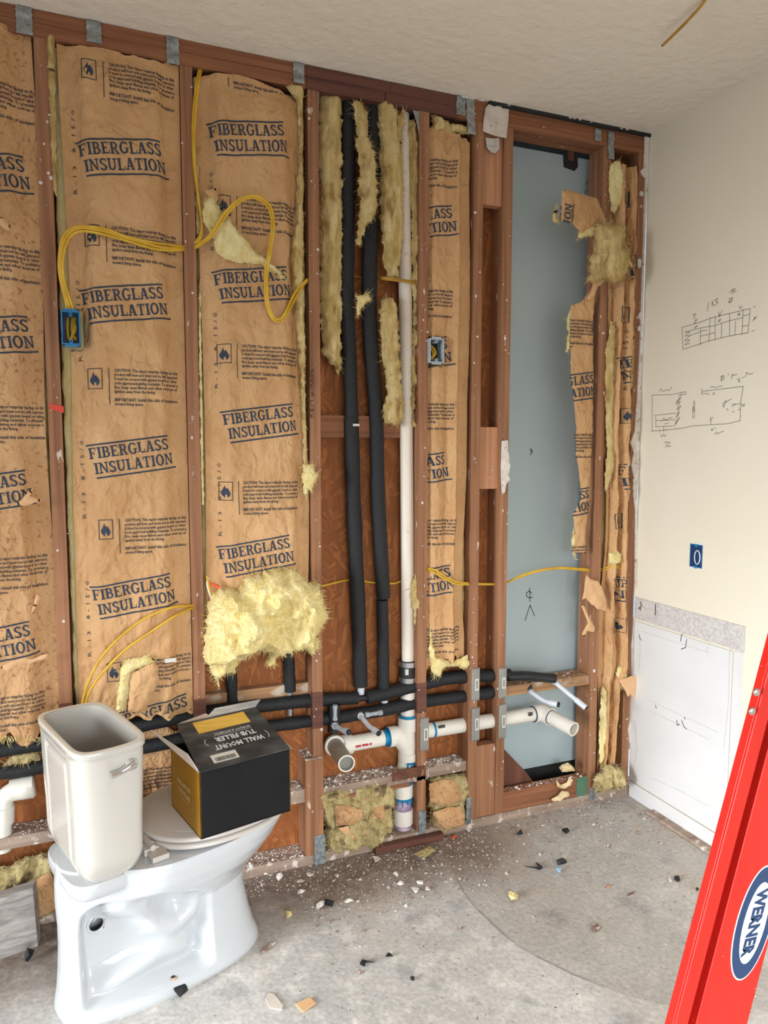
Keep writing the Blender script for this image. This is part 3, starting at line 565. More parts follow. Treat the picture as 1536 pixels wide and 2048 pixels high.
# ------------------------------------------------------------------ lettering
def arc(cx, cy, rx, ry, a0, a1, wx_, wy, n=14):
    out = []
    for i in range(n):
        q = []
        for t, inn in ((i, 0), (i+1, 0), (i+1, 1), (i, 1)):
            a = math.radians(a0+(a1-a0)*t/n); q.append((cx+(rx-(wx_+.03)*inn)*math.cos(a), cy+(ry-(wy+.03)*inn)*math.sin(a)))
        out.append(q)
    return out
def rc(x0, y0, x1, y1): return [[(x0, y0), (x1, y0), (x1, y1), (x0, y1)]]
stem = lambda x=.11: rc(x, 0, x+.25, 1)
foot = lambda x0, x1: rc(x0, 0, x1, .11)
head = lambda x0, x1: rc(x0, .89, x1, 1)
GL = {
 'I': (.5, stem(.14)+foot(.02, .48)+head(.02, .48)),
 'F': (.88, stem()+head(.02, .84)+rc(.77, .68, .84, 1)+rc(.3, .46, .62, .55)+rc(.56, .36, .63, .66)+foot(.02, .46)),
 'E': (.92, stem()+head(.02, .84)+rc(.77, .7, .84, 1)+rc(.3, .47, .6, .56)+rc(.55, .37, .62, .66)+foot(.02, .88)+rc(.81, 0, .88, .32)),
 'L': (.86, stem()+head(.02, .46)+foot(.02, .84)+rc(.77, 0, .84, .34)),
 'B': (.95, stem()+head(.02, .55)+foot(.02, .55)+rc(.3, .48, .55, .57)+arc(.5, .745, .33, .255, -90, 90, .2, .09)+arc(.53, .285, .38, .285, -90, 90, .21, .09)),
 'R': (1.0, stem()+head(.02, .55)+foot(.02, .46)+rc(.3, .45, .55, .54)+arc(.52, .725, .35, .275, -90, 90, .21, .09)+[[(.46, .46), (.68, .46), (.94, .06), (.72, .02)]]+rc(.7, 0, 1.0, .09)),
 'G': (1.08, arc(.52, .5, .5, .53, 42, 325, .22, .1, 26)+rc(.6, .4, 1.06, .49)+rc(.74, .06, .94, .46)+rc(.86, .66, .93, .98)),
 'A': (1.04, [[(.11, 0), (.25, 0), (.56, 1), (.42, 1)], [(.42, 1), (.68, 1), (.97, 0), (.71, 0)]]+rc(.27, .27, .75, .36)+foot(0, .36)+foot(.62, 1.04)),
 'S': (.84, arc(.42, .75, .37, .27, 25, 265, .2, .1)+arc(.42, .26, .39, .28, 205, 445, .21, .1)+[[(.16, .62), (.36, .64), (.66, .42), (.5, .36)]]+rc(.7, .7, .77, .98)+rc(.05, .02, .12, .32)),
 'N': (1.1, rc(.13, 0, .27, 1)+rc(.82, 0, .96, 1)+[[(.1, 1), (.34, 1), (.95, 0), (.78, 0)]]+foot(0, .38)+head(.0, .3)+head(.68, 1.1)),
 'U': (1.08, rc(.12, .32, .34, 1)+rc(.78, .32, .92, 1)+arc(.515, .33, .395, .35, 180, 360, .2, .11)+head(0, .46)+head(.64, 1.06)),
 'T': (.94, rc(.36, 0, .58, 1)+head(.04, .9)+rc(.04, .68, .11, 1)+rc(.83, .68, .9, 1)+foot(.22, .72)),
 'O': (1.06, arc(.53, .5, .51, .53, 0, 360, .22, .1, 30)),
}
def quad_grid(q, step):
    a, b, c, d = [np.array(p) for p in q]
    nu = max(1, int(math.ceil(max(np.linalg.norm(b-a), np.linalg.norm(c-d))/step))); nv = max(1, int(math.ceil(max(np.linalg.norm(d-a), np.linalg.norm(c-b))/step)))
    u = np.linspace(0, 1, nu+1)[None, :, None]; v = np.linspace(0, 1, nv+1)[:, None, None]
    G = (a*(1-u)+b*u)*(1-v)+(d*(1-u)+c*u)*v
    I = np.arange((nu+1)*(nv+1)).reshape(nv+1, nu+1)
    return G.reshape(-1, 2), np.stack([I[:-1, :-1], I[:-1, 1:], I[1:, 1:], I[1:, :-1]], -1).reshape(-1, 4)
def compile_quads(quads, step=.007):
    V = []; Fc = []; n = 0
    for q in quads:
        v, f = quad_grid(q, step); V.append(v); Fc.append(f+n); n += len(v)
    return np.vstack(V), np.vstack(Fc)
def slab_word(word, x0, y0, width, cap):
    adv = sum(GL[c][0]+.06 for c in word)-.06; sx = width/adv; out = []; x = x0
    for c in word:
        w, qs = GL[c]
        for q in qs: out.append([(x+p[0]*sx, y0+p[1]*cap) for p in q])
        x += (w+.06)*sx
    return out
BIG = slab_word('FIBERGLASS', -.120, .006, .236, .034)+slab_word('INSULATION', -.112, -.041, .236, .034)
BIG += [[(-.124, .0455), (.118, .0455), (.118, .0505), (-.124, .0505)], [(-.110, -.0555), (.130, -.0555), (.130, -.0505), (-.110, -.0505)]]
BIG_V, BIG_F = compile_quads(BIG)

def text_mesh(s, bold=0):
    c = bpy.data.curves.new('t', 'FONT'); c.body = s; c.size = 1; c.resolution_u = 1; c.offset = bold
    o = bpy.data.objects.new('t', c); COL.objects.link(o); bpy.context.view_layer.update()
    me = o.evaluated_get(bpy.context.evaluated_depsgraph_get()).to_mesh()
    v = np.array([p.co[:2] for p in me.vertices]); f = [tuple(p.vertices) for p in me.polygons]
    bpy.data.objects.remove(o); bpy.data.curves.remove(c)
    return v, f
def text_fit(s, x0, y0, width, cap, bold=.01):
    v, f = text_mesh(s, bold)
    x = v[:, 0]-v[:, 0].min()
    return np.stack([x0+x*width/x.max(), y0+v[:, 1]*cap/.73], 1), f
def rect_q(x0, y0, x1, y1): return np.array([(x0, y0), (x1, y0), (x1, y1), (x0, y1)])
CAU = [('CAUTION: The vapor retarder facing on this', .19), ('product will burn and must not be left exposed.', .19), ('It must be covered with gypsum board or other', .188), ('code approved building materials. To prevent a', .19),
       ('fire, keep open flames and other sources of', .188), ('ignition away from the facing.', .118), None, ('IMPORTANT: Install this side of insulation', .188), ('toward living space.', .082)]
def merge(parts):
    V = []; Fc = []; n = 0
    for v, f in parts:
        V.append(np.asarray(v, float)); Fc += [tuple(int(i)+n for i in q) for q in f]; n += len(v)
    return np.vstack(V), Fc
_parts = []
y = .046
for k, l in enumerate(CAU):
    if l: _parts.append(text_fit(l[0], -.058, y-.009, l[1], .0092 if k not in (0, 7) else .0098, .03))
    y -= .0126
_parts.append(compile_quads([rect_q(-.0745, -.062, -.072, .047)], .005))
for q in ((-.134, -.016, -.092, -.0134), (-.134, .0434, -.092, .046), (-.134, -.016, -.1314, .046), (-.0946, -.016, -.092, .046)): _parts.append(compile_quads([rect_q(*q)], .005))
CA_V, CA_F = merge(_parts)
fl = [(-.119, -.004), (-.126, .004), (-.127, .013), (-.122, .021), (-.119, .029), (-.116, .034), (-.115, .026), (-.112, .022), (-.110, .027), (-.104, .017), (-.100, .008), (-.102, -.001), (-.108, -.007), (-.110, .001), (-.113, .006), (-.116, .0), (-.115, -.006)]
FL_V = np.array(fl); FL_F = [(0, 1, 2, 15, 16), (2, 3, 14, 15), (3, 4, 5, 6), (3, 6, 7, 14), (7, 8, 9, 13), (7, 13, 14), (9, 10, 12, 13), (10, 11, 12)]
CODE_V, CODE_F = text_fit('R - 1 3    8 - 1 5 / 0', -.12, -.006, .24, .011, .0)

# ------------------------------------------------------------------ batts
class Sheet:
    """A wrinkled paper facing: a grid of 3D points addressed by (x, z)."""
    def __init__(s, x0, x1, z0, z1, ye, bulge, seed, step=.0075, flangeL=.075, flangeR=.075, wr_amp=.004, top=None, bot=None, shape=None, vscale=(9, 5)):
        zlo = z0; zhi = z1; s.fx0 = x0 if callable(x0) else (lambda z: np.full_like(np.asarray(z, float), x0)); s.fx1 = x1 if callable(x1) else (lambda z: np.full_like(np.asarray(z, float), x1))
        w = float(np.mean(s.fx1(np.array([zlo, zhi]))-s.fx0(np.array([zlo, zhi]))))
        s.nu = max(8, int(abs(w)/step)); s.nv = max(8, int((zhi-zlo)/step)); s.z0 = zlo; s.z1 = zhi
        u = np.linspace(0, 1, s.nu+1)[None, :]; v = np.linspace(0, 1, s.nv+1)[:, None]
        s.zt = top(u) if top else zhi+0*u; s.zb = bot(u) if bot else zlo+0*u
        Z = s.zb*(1-v)+s.zt*v
        X0 = s.fx0(Z); X1 = s.fx1(Z); X = X0*(1-u)+X1*u
        U = u+0*v
        body = np.minimum(ss(flangeL, flangeL+.13, U), 1-ss(1-flangeR-.13, 1-flangeR, U))
        env = .55+.45*np.minimum(ss(0, .05, v), 1-ss(.95, 1, v))
        P3 = np.stack([X*vscale[0], Z*vscale[1], 0*X+seed*3.7], -1)
        big = fbm(P3*.55, 2, seed)
        wrk = ridge(P3*1.6+fbm(P3*.8, 2, seed+5)[..., None]*.8, 3, seed+9)
        Y = ye-bulge*body*env*(1+.55*big)-wr_amp*1.4*wrk*(.35+.65*body)+.0035*fbm(P3*4, 3, seed+20)-wr_amp*.55*ridge(P3*3.1+fbm(P3*2, 2, seed+30)[..., None]*.7, 2, seed+33)*(.4+.6*body)
        Y = Y-.006*np.exp(-((U-flangeL)/.012)**2)-.006*np.exp(-((U-1+flangeR)/.012)**2)
        if shape is not None: Y = Y+shape(X, Z, U)
        s.P = np.stack([X, Y, Z], -1)
    def map(s, X, Z, off=.0013):
        x0 = s.fx0(Z); x1 = s.fx1(Z); U = (X-x0)/(x1-x0)
        uu = np.clip(U, 0, 1)*s.nu; i = np.clip(uu.astype(int), 0, s.nu-1); fu = uu-i
        zt = np.interp(U, np.linspace(0, 1, s.nu+1), s.zt[0]); zb = np.interp(U, np.linspace(0, 1, s.nu+1), s.zb[0])
        V = (Z-zb)/(zt-zb); vv = np.clip(V, 0, 1)*s.nv; j = np.clip(vv.astype(int), 0, s.nv-1); fv = vv-j
        P = s.P; Y = P[j, i, 1]*(1-fu)*(1-fv)+P[j, i+1, 1]*fu*(1-fv)+P[j+1, i, 1]*(1-fu)*fv+P[j+1, i+1, 1]*fu*fv
        ok = (U > .01) & (U < .99) & (V > .004) & (V < .996)
        return np.stack([X, Y-off, Z], -1), ok
    def mesh(s):
        b = MB(); b.grid(s.P); return b
def put(sheet, V, F, cx, cz, ang, mb, sx=1, off=.0013, keep=None):
    ca, sa = math.cos(ang), math.sin(ang)
    X = cx+(V[:, 0]*ca-V[:, 1]*sa)*sx; Z = cz+V[:, 0]*sa+V[:, 1]*ca
    P, ok = sheet.map(X, Z, off)
    if keep is not None: ok = ok & keep(X, Z)
    fs = [tuple(f) for f in F if all(ok[i] for i in f)]
    mb.add(P, fs)
def prints(sheet, facing, bigs, caus, ang=.135, codes=(), Y=-.01, keep=None, sx=1, caang=.0):
    b = MB(); s = MB()
    for px, py in bigs:
        p = at(px, py, Y); put(sheet, BIG_V, BIG_F, p[0], p[2], ang, b, sx, keep=keep)
    for px, py in caus:
        p = at(px, py, Y); put(sheet, CA_V, CA_F, p[0]+.02, p[2], caang, s, sx, keep=keep); put(sheet, FL_V, FL_F, p[0]+.02, p[2], caang, b, sx, keep=keep)
    for px, py in codes:
        p = at(px, py, Y); put(sheet, CODE_V, CODE_F, p[0], p[2], math.pi/2, s, keep=keep)
    if b.f: b.build('large_print', MT['ink'], facing)
    if s.f: s.build('small_print', MT['ink_small'], facing)
def fiber_body(x0, x1, z0, z1, y0, y1, seed, m, parent, name='fiberglass', amp=.008, topf=None):
    """Lumpy slab of glass wool behind the facing, closed all round."""
    nz_ = max(10, int((z1-z0)/.016)); nr = 44; vs = []
    t = np.linspace(0, 2*math.pi, nr, endpoint=False)
    cx, hx = (x0+x1)/2, (x1-x0)/2; cy, hy = (y0+y1)/2, (y1-y0)/2
    se = lambda c: np.sign(c)*np.abs(c)**.35
    P = []
    for k in range(nz_+1):
        z = z0+(z1-z0)*k/nz_
        q = np.stack([cx+hx*se(np.cos(t)), cy+hy*se(np.sin(t)), 0*t+z], -1)
        d = fbm(q*np.array([30, 30, 16]), 4, seed)*amp
        q[:, 0] += np.cos(t)*d; q[:, 1] += np.sin(t)*d*.7; P.append(q)
    P = np.array(P); P = np.concatenate([P, P[:, :1]], 1)
    b = MB(); b.grid(P)
    for k in (0, nz_): b.add(P[k, :-1], [tuple(range(nr))])
    return b.build(name, MT[m], parent, smooth=True, weld=True)

def strands(pts, nrm, n, length, width, seed, down=.4, curl=.5):
    r = np.random.RandomState(seed); b = MB(); pts = np.asarray(pts); nrm = np.asarray(nrm)
    for k in range(n):
        i = r.randint(len(pts)); p = pts[i]; d = nrm[i]+r.normal(0, .55, 3); d[2] -= down*r.rand(); d /= np.linalg.norm(d)+1e-9
        L = length*r.uniform(.4, 1.3); s = np.cross(d, r.normal(0, 1, 3)); s /= np.linalg.norm(s)+1e-9
        bend = r.normal(0, curl, 3); q = [p-d*L*.25, p+d*L*.3+bend*L*.12, p+d*L*.65+bend*L*.36, p+d*L+bend*L*.7]
        w = width*r.uniform(.5, 1.4)
        b.add([q[0]-s*w, q[0]+s*w, q[1]-s*w, q[1]+s*w, q[2]-s*w*.7, q[2]+s*w*.7, q[3]], [(0, 1, 3, 2), (2, 3, 5, 4), (4, 5, 6)])
    return b

def outline_blob(name, poly, Y, tf, tb, m, parent=None, seed=0, step=.009, R=.05, amp=.012, ragged=.004, fscale=(22, 22, 14), px=True, yslope=None, ridge_amp=0, smooth=True, fuzz=0, fuzz_len=.02, fuzz_m=None, warp=None):
    """Closed lump whose outline is given (photo pixels at depth Y); front and back pillow out from it."""
    P = np.array([at(x, y, Y)[[0, 2]] for x, y in poly]) if px else np.array(poly, float)
    if np.sum(P[:, 0]*np.roll(P[:, 1], -1)-np.roll(P[:, 0], -1)*P[:, 1]) < 0: P = P[::-1]
    B = []
    for i in range(len(P)):
        a, c = P[i], P[(i+1) % len(P)]; n = max(1, int(np.linalg.norm(c-a)/(step*.8)))
        for k in range(n): B.append(a+(c-a)*k/n)
    B = np.array(B); nx = np.roll(B, -1, 0)-np.roll(B, 1, 0); nx = np.stack([nx[:, 1], -nx[:, 0]], 1); nx /= np.linalg.norm(nx, axis=1)[:, None]+1e-9
    j = fbm(np.stack([B[:, 0]*70, B[:, 1]*70, 0*B[:, 0]+seed], 1), 3, seed)
    B = B+nx*j[:, None]*ragged*2
    lo = B.min(0); hi = B.max(0); gx, gz = np.meshgrid(np.arange(lo[0], hi[0], step), np.arange(lo[1], hi[1], step))
    G = np.stack([gx.ravel(), gz.ravel()], 1)+np.random.RandomState(seed).uniform(-.25, .25, (gx.size, 2))*step
    x, z = G[:, 0], G[:, 1]; ins = np.zeros(len(G), bool)
    for i in range(len(B)):
        a, c = B[i], B[(i+1) % len(B)]
        cond = ((a[1] > z) != (c[1] > z)); xi = (c[0]-a[0])*(z-a[1])/(c[1]-a[1]+1e-12)+a[0]; ins ^= cond & (x < xi)
    def dist(Q):
        d = np.full(len(Q), 1e9)
        for i in range(len(B)):
            a, c = B[i], B[(i+1) % len(B)]; e = c-a; t = np.clip(((Q-a)@e)/(e@e+1e-12), 0, 1); d = np.minimum(d, np.linalg.norm(Q-a-t[:, None]*e, axis=1))
        return d
    G = G[ins]; 
    if len(G): G = G[dist(G) > step*.55]
    n = len(B); allp = np.vstack([B, G]) if len(G) else B
    vo, eo, fo, *_ = delaunay_2d_cdt([Vector(p) for p in allp], [(i, (i+1) % n) for i in range(n)], [], 1, 1e-6)
    Q = np.array([tuple(v) for v in vo]); d = dist(Q); f = np.sqrt(np.clip(1-(1-np.minimum(d/R, 1))**2, 0, 1))
    q3 = np.stack([Q[:, 0]*fscale[0], 0*d+seed*5.1, Q[:, 1]*fscale[2]], 1)
    n1 = fbm(q3, 4, seed); n2 = ridge(q3*1.3+n1[:, None]*.9, 3, seed+3)
    base = Y+(yslope(Q[:, 0], Q[:, 1]) if yslope else 0)
    yf = base-tf*f*(1+.5*n1)-amp*n1*f-ridge_amp*n2*f; yb = base+tb*f*(1+.3*n1)+amp*.5*n1*f
    edge = d < 1e-5; yb = np.where(edge, yf, np.maximum(yb, yf+.0008))
    F3 = np.stack([Q[:, 0], yf, Q[:, 1]], 1); B3 = np.stack([Q[:, 0], yb, Q[:, 1]], 1)
    if warp is not None: F3 = warp(F3); B3 = warp(B3)
    b = MB(); N = len(Q); b.add(np.vstack([F3, B3]), [tuple(q) for q in fo]+[tuple(i+N for i in q[::-1]) for q in fo])
    o = b.build(name, MT[m], parent, smooth=smooth, weld=True)
    if fuzz:
        c = np.array([Q[:, 0].mean(), Y+.03, Q[:, 1].mean()]); nr = F3-c; nr /= np.linalg.norm(nr, axis=1)[:, None]+1e-9
        k = np.where(d < R*.35)[0]; k = np.concatenate([k, k, np.arange(N)]); s = strands(F3[k], nr[k]*np.array([1, .6, 1]), fuzz, fuzz_len, .0006, seed+1)
        s.build('loose_fibers', MT[fuzz_m or m], o, kind='stuff')
    return o, np.stack([Q[:, 0], yf, Q[:, 1]], 1)

def jag(seed, amp, sc=30, base=0, slope=0):
    return lambda u: base+slope*u+amp*fbm(np.stack([u*sc, 0*u+seed, 0*u], -1), 3, seed)*2

YE = .012
# batt left of stud A (runs out of the frame)
bt = empty('insulation_batt', (XA-.2, .04, .5), 'stained kraft faced insulation batt at the left edge, torn along its bottom', 'insulation', 'kraft faced insulation batts between the studs')
z0 = at(40, 1478, 0)[2]; zt0 = at(50, 62, 0)[2]
sh = Sheet(XA-S16+.02, lambda z: XA-.021-.006*np.sin(np.asarray(z)*5), z0, zt0, YE, .030, 11, wr_amp=.006, flangeR=.09, top=jag(2, .006, 10, zt0+.03, -.03), bot=jag(4, .022, 16, z0))
fc = sh.mesh().build('kraft_facing', MT['kraft_old'], bt, smooth=True)
prints(sh, fc, [(-40, 345), (-30, 672), (-32, 985), (-22, 1290)], [(-50, 190), (-38, 520), (-25, 842), (-18, 1145), (-22, 1425)])
fiber_body(XA-S16+.02, XA-.02, z0+.02, zt0-.01, .03, .088, 1, 'glass_old', bt)
for pts, Y, sd in (([(2, 432), (12, 440), (22, 452), (16, 460), (4, 455), (-6, 445)], -.03, 3), ([(52, 990), (66, 976), (60, 992), (86, 1000), (50, 1014), (34, 1008)], -.028, 4), ([(0, 1335), (30, 1318), (62, 1318), (95, 1308), (94, 1316), (60, 1328), (40, 1326), (16, 1345)], -.026, 6), ([(74, 1188), (82, 1196), (72, 1215), (60, 1232), (66, 1210)], -.03, 7)):
    outline_blob('torn_flap', pts, Y, .006, .004, 'kraft_in', bt, sd, step=.006, R=.02, amp=.004, ragged=.002)
b = strands(np.array([at(x, 1478+4*math.sin(x), -.01) for x in range(2, 90)]), np.array([(0, -.2, -1)]*88), 90, .02, .0008, 3)
b.build('loose_fibers', MT['glass'], bt, kind='stuff')

# batt between studs A and B
bt = empty('insulation_batt', ((XA+XB)/2, .04, .5), 'full height kraft faced insulation batt behind the toilet tank with the blue box', 'insulation', 'kraft faced insulation batts between the studs')
zt1 = at(240, 108, 0)[2]; zb1 = .612
xl = lambda z: XA+.047-.012*ss(1.2, .6, z)+.006*np.sin(np.asarray(z)*4)
sh = Sheet(xl, XB-.021, zb1, zt1, YE, .034, 21, wr_amp=.006, flangeL=.095, flangeR=.1, top=jag(3, .006, 12, zt1-.0), bot=jag(5, .02, 12, zb1), shape=lambda X, Z, U: .07*ss(at(168, 655, -.03)[0], at(164, 655, -.03)[0], X)*ss(at(140, 696, -.03)[2], at(140, 690, -.03)[2], Z)*ss(at(140, 614, -.03)[2], at(140, 620, -.03)[2], Z))
fc = sh.mesh().build('kraft_facing', MT['kraft'], bt, smooth=True)
prints(sh, fc, [(245, 318), (250, 607), (262, 912), (268, 1190), (305, 1438)], [(245, 165), (250, 490), (255, 770), (275, 1065), (290, 1345)], codes=[(147, 300), (157, 640), (165, 960), (176, 1240)])
fiber_body(XA+.024, XB-.02, zb1+.02, zt1-.004, .026, .088, 2, 'glass', bt)
outline_blob('exposed_fiberglass', [(92, 66), (110, 70), (111, 200), (113, 320), (114, 395), (106, 380), (100, 300), (96, 180)], .004, .012, .02, 'glass_old', bt, 5, R=.01, amp=.006, ragged=.002, fuzz=120, fuzz_len=.01)
outline_blob('exposed_fiberglass', [(246, 1322), (262, 1318), (290, 1312), (315, 1316), (305, 1326), (285, 1335), (262, 1345), (258, 1380), (250, 1420), (234, 1420), (236, 1380), (240, 1345)], -.028, .014, .01, 'glass', bt, 6, R=.02, amp=.008, ragged=.003, fuzz=260, fuzz_len=.014)
outline_blob('torn_flap', [(262, 1345), (285, 1335), (308, 1325), (316, 1330), (318, 1360), (300, 1400), (292, 1425), (272, 1425), (256, 1422), (260, 1375)], -.036, .012, .006, 'kraft', bt, 7, R=.03, amp=.006, ragged=.002)
outline_blob('torn_flap', [(264, 905), (270, 912), (282, 902), (284, 908), (276, 816+92), (268, 916)], -.032, .004, .003, 'kraft_in', bt, 8, step=.005, R=.01, amp=.002, ragged=.001)
MB().box(tuple(at(330, 1326, -.033)), tuple(at(352, 1316, -.03)+np.array([0, .003, .001]))).build('tape_scrap', MT['sticker'], bt)

lowb = empty('insulation_remnant', ((XA+XB)/2, .06, .31), 'crumpled lower end of a kraft batt behind the toilet lid below the black pipes', 'insulation')
shl = Sheet(XA+.03, XB-.021, .302, .56, .075, .012, 24, wr_amp=.007, flangeL=.03, flangeR=.03, bot=jag(15, .004, 9, .306), top=jag(16, .02, 8, .55))
fcl = shl.mesh().build('kraft_facing', MT['kraft_old'], lowb, smooth=True)
prints(shl, fcl, [], [(290, 1565)], Y=.06)
p = at(322, 1588, .04); MB().box((p[0]-.03, p[1], p[2]-.012), (p[0]+.03, p[1]+.002, p[2]+.01)).build('blue_tape', MT['bluechip'], lowb)
# batt between studs B and C
bt = empty('insulation_batt', ((XB+XC)/2, .04, .8), 'kraft faced insulation batt with a torn hole, a looping cable hanging over it', 'insulation', 'kraft faced insulation batts between the studs')
zt2 = at(490, 158, 0)[2]; zb2 = .84
xr = lambda z: XC-.05+.024*ss(2.5, 1.2, z)+.004*np.sin(np.asarray(z)*6)
xl = lambda z: XB+.03-.006*np.sin(np.asarray(z)*3)
sh = Sheet(xl, xr, zb2, zt2, YE, .036, 31, wr_amp=.0055, flangeL=.1, flangeR=.07, top=lambda u: zt2+.012-.09*(u-.5)**2*1.4-.02*u+0*u, bot=jag(5, .01, 12, zb2))
fc = sh.mesh().build('kraft_facing', MT['kraft'], bt, smooth=True)
prints(sh, fc, [(497, 278), (505, 570), (520, 845), (512, 1110)], [(490, 140), (505, 430), (505, 720), (508, 990)], codes=[(424, 420), (432, 700), (440, 1000)])
fiber_body(XB+.022, XC-.021, zb2+.02, zt2-.012, .026, .088, 3, 'glass_old', bt)
outline_blob('exposed_fiberglass', [(570, 172), (585, 168), (606, 172), (606, 300), (606, 420), (607, 560), (610, 700), (612, 860), (613, 1000), (608, 960), (604, 820), (596, 700), (590, 640), (580, 520), (592, 400), (597, 300), (594, 200)], .0, .02, .02, 'glass_old', bt, 9, R=.012, amp=.008, ragged=.003, fuzz=420, fuzz_len=.012)
outline_blob('exposed_fiberglass', [(415, 395), (430, 382), (438, 420), (446, 440), (455, 438), (470, 460), (492, 478), (500, 490), (508, 500), (530, 520), (560, 540), (572, 560), (560, 556), (520, 530), (480, 524), (455, 518), (432, 506), (426, 480), (412, 450), (402, 420)], -.03, .022, .01, 'glass', bt, 10, R=.03, amp=.014, ragged=.005, ridge_amp=.006, fuzz=520, fuzz_len=.016)
outline_blob('torn_flap', [(408, 380), (432, 376), (436, 392), (428, 408), (440, 425), (424, 402), (418, 396)], -.036, .004, .004, 'kraft', bt, 11, step=.006, R=.012, amp=.004, ragged=.001)
outline_blob('exposed_fiberglass', [(606, 930), (626, 928), (634, 945), (638, 940), (630, 965), (624, 985), (614, 975), (612, 995), (604, 960)], -.012, .012, .01, 'glass', bt, 12, R=.015, amp=.012, ragged=.005, fuzz=200, fuzz_len=.012)
outline_blob('exposed_fiberglass', [(390, 300), (396, 320), (398, 420), (400, 470), (394, 468), (390, 380)], .006, .008, .01, 'glass_old', bt, 13, R=.01, amp=.004, ragged=.002)
outline_blob('exposed_fiberglass', [(400, 560), (403, 700), (406, 900), (408, 1010), (404, 1010), (401, 860), (398, 640)], .004, .01, .012, 'glass', bt, 14, R=.008, amp=.004, ragged=.002, fuzz=120, fuzz_len=.01)

# batt between studs D and E
bt = empty('insulation_batt', ((XD+XE)/2, .04, .7), 'narrow kraft faced insulation batt around the grey electrical box', 'insulation', 'kraft faced insulation batts between the studs')
zt3 = at(900, 262, 0)[2]; zb3 = at(900, 1326, 0)[2]
xr = lambda z: XE-.026-.022*ss(1.5, 1.0, z)+.02*ss(.95, .75, z)+.004*np.sin(np.asarray(z)*7)
fold = lambda X, Z, U: -.016*np.exp(-((U-.62)/.07)**2)+.012*np.exp(-((U-.42)/.06)**2)*(.6+.4*np.sin(Z*5))+.07*ss(at(892, 700, -.02)[0], at(888, 700, -.02)[0], X)*ss(at(875, 730, -.02)[2], at(875, 726, -.02)[2], Z)*ss(at(875, 672, -.02)[2], at(875, 676, -.02)[2], Z)
sh = Sheet(XD+.021, xr, zb3, zt3, .018, .02, 41, wr_amp=.005, flangeL=.02, flangeR=.2, top=jag(6, .008, 10, zt3+.008, -.02), bot=jag(7, .022, 9, zb3, .02), shape=fold, step=.006)
fc = sh.mesh().build('kraft_facing', MT['kraft'], bt, smooth=True)
prints(sh, fc, [(848, 440), (842, 705), (837, 940), (845, 1168)], [(835, 335), (830, 600), (832, 830), (838, 1065), (852, 1285)])
fiber_body(XD+.022, XE-.022, zb3+.03, zt3-.0, .034, .088, 4, 'glass_old', bt)
outline_blob('exposed_fiberglass', [(863, 228), (880, 236), (905, 248), (940, 254), (938, 268), (900, 268), (865, 262)], .016, .016, .02, 'glass_old', bt, 15, R=.012, amp=.008, ragged=.004, fuzz=160, fuzz_len=.012)
outline_blob('exposed_fiberglass', [(861, 1255), (868, 1310), (900, 1325), (935, 1310), (938, 1330), (930, 1336), (900, 1332), (885, 1338), (880, 1352), (868, 1355), (864, 1340), (858, 1300)], .0, .012, .012, 'glass', bt, 16, R=.012, amp=.01, ragged=.004, fuzz=240, fuzz_len=.014)

# torn strip left of stud G, hanging over the opening
bt = empty('torn_insulation_strip', (1.13, -.01, 1.3), 'torn kraft strip hanging down the left side of the opening post', 'insulation')
wrp = lambda Pq: Pq
o1, sf = outline_blob('kraft_facing', [(1141, 612), (1162, 604), (1172, 592), (1184, 575), (1192, 562), (1186, 640), (1187, 760), (1185, 860), (1180, 950), (1176, 1010), (1172, 1060), (1170, 1106), (1146, 1104), (1150, 1060), (1146, 1030), (1162, 998), (1160, 960), (1152, 905), (1152, 850), (1148, 800), (1141, 740), (1142, 670)], -.004, .006, .003, 'kraft', bt, 17, step=.008, R=.03, amp=.004, ragged=.0025)
class Flat:
    """Looks the depth up on an outline sheet so that print lies on it."""
    def __init__(s, pts): s.p = pts
    def map(s, X, Z, off=.0016):
        Y = np.empty_like(X); ok = np.empty(len(X), bool)
        for i in range(0, len(X), 400):
            d = (X[i:i+400, None]-s.p[None, :, 0])**2+(Z[i:i+400, None]-s.p[None, :, 2])**2
            k = np.argpartition(d, 4, axis=1)[:, :4]; dd = np.take_along_axis(d, k, 1)+1e-8; w = 1/dd
            Y[i:i+400] = (w*s.p[k, 1]).sum(1)/w.sum(1); ok[i:i+400] = dd.min(1) < .009**2
        return np.stack([X, Y-off-.001, Z], -1), ok
fs = Flat(sf)
prints(fs, o1, [(1140, 775), (1132, 1008)], [(1128, 660), (1135, 890), (1130, 1116)])
outline_blob('exposed_fiberglass', [(1142, 612), (1150, 620), (1144, 660), (1142, 690), (1132, 705), (1136, 670), (1134, 640)], .004, .008, .01, 'glass', bt, 18, R=.012, amp=.008, ragged=.004, fuzz=180, fuzz_len=.014)
outline_blob('exposed_fiberglass', [(1148, 1060), (1158, 1074), (1150, 1090), (1152, 1118), (1146, 1110), (1143, 1080)], .0, .008, .008, 'glass', bt, 19, R=.01, amp=.006, ragged=.004, fuzz=120, fuzz_len=.012)
outline_blob('torn_flap', [(1172, 1150), (1180, 1158), (1196, 1162), (1206, 1178), (1212, 1200), (1214, 1222), (1196, 1219), (1180, 1206), (1172, 1196), (1164, 1200), (1168, 1180)], -.02, .010, .004, 'kraft_in', bt, 20, step=.007, R=.04, amp=.008, ragged=.002)
outline_blob('torn_flap', [(1160, 1206), (1170, 1214), (1178, 1234), (1190, 1256), (1188, 1264), (1174, 1262), (1168, 1274), (1164, 1268), (1172, 1252), (1176, 1246), (1168, 1226)], -.012, .004, .002, 'kraft_in', bt, 21, step=.006, R=.02, amp=.004, ragged=.001)

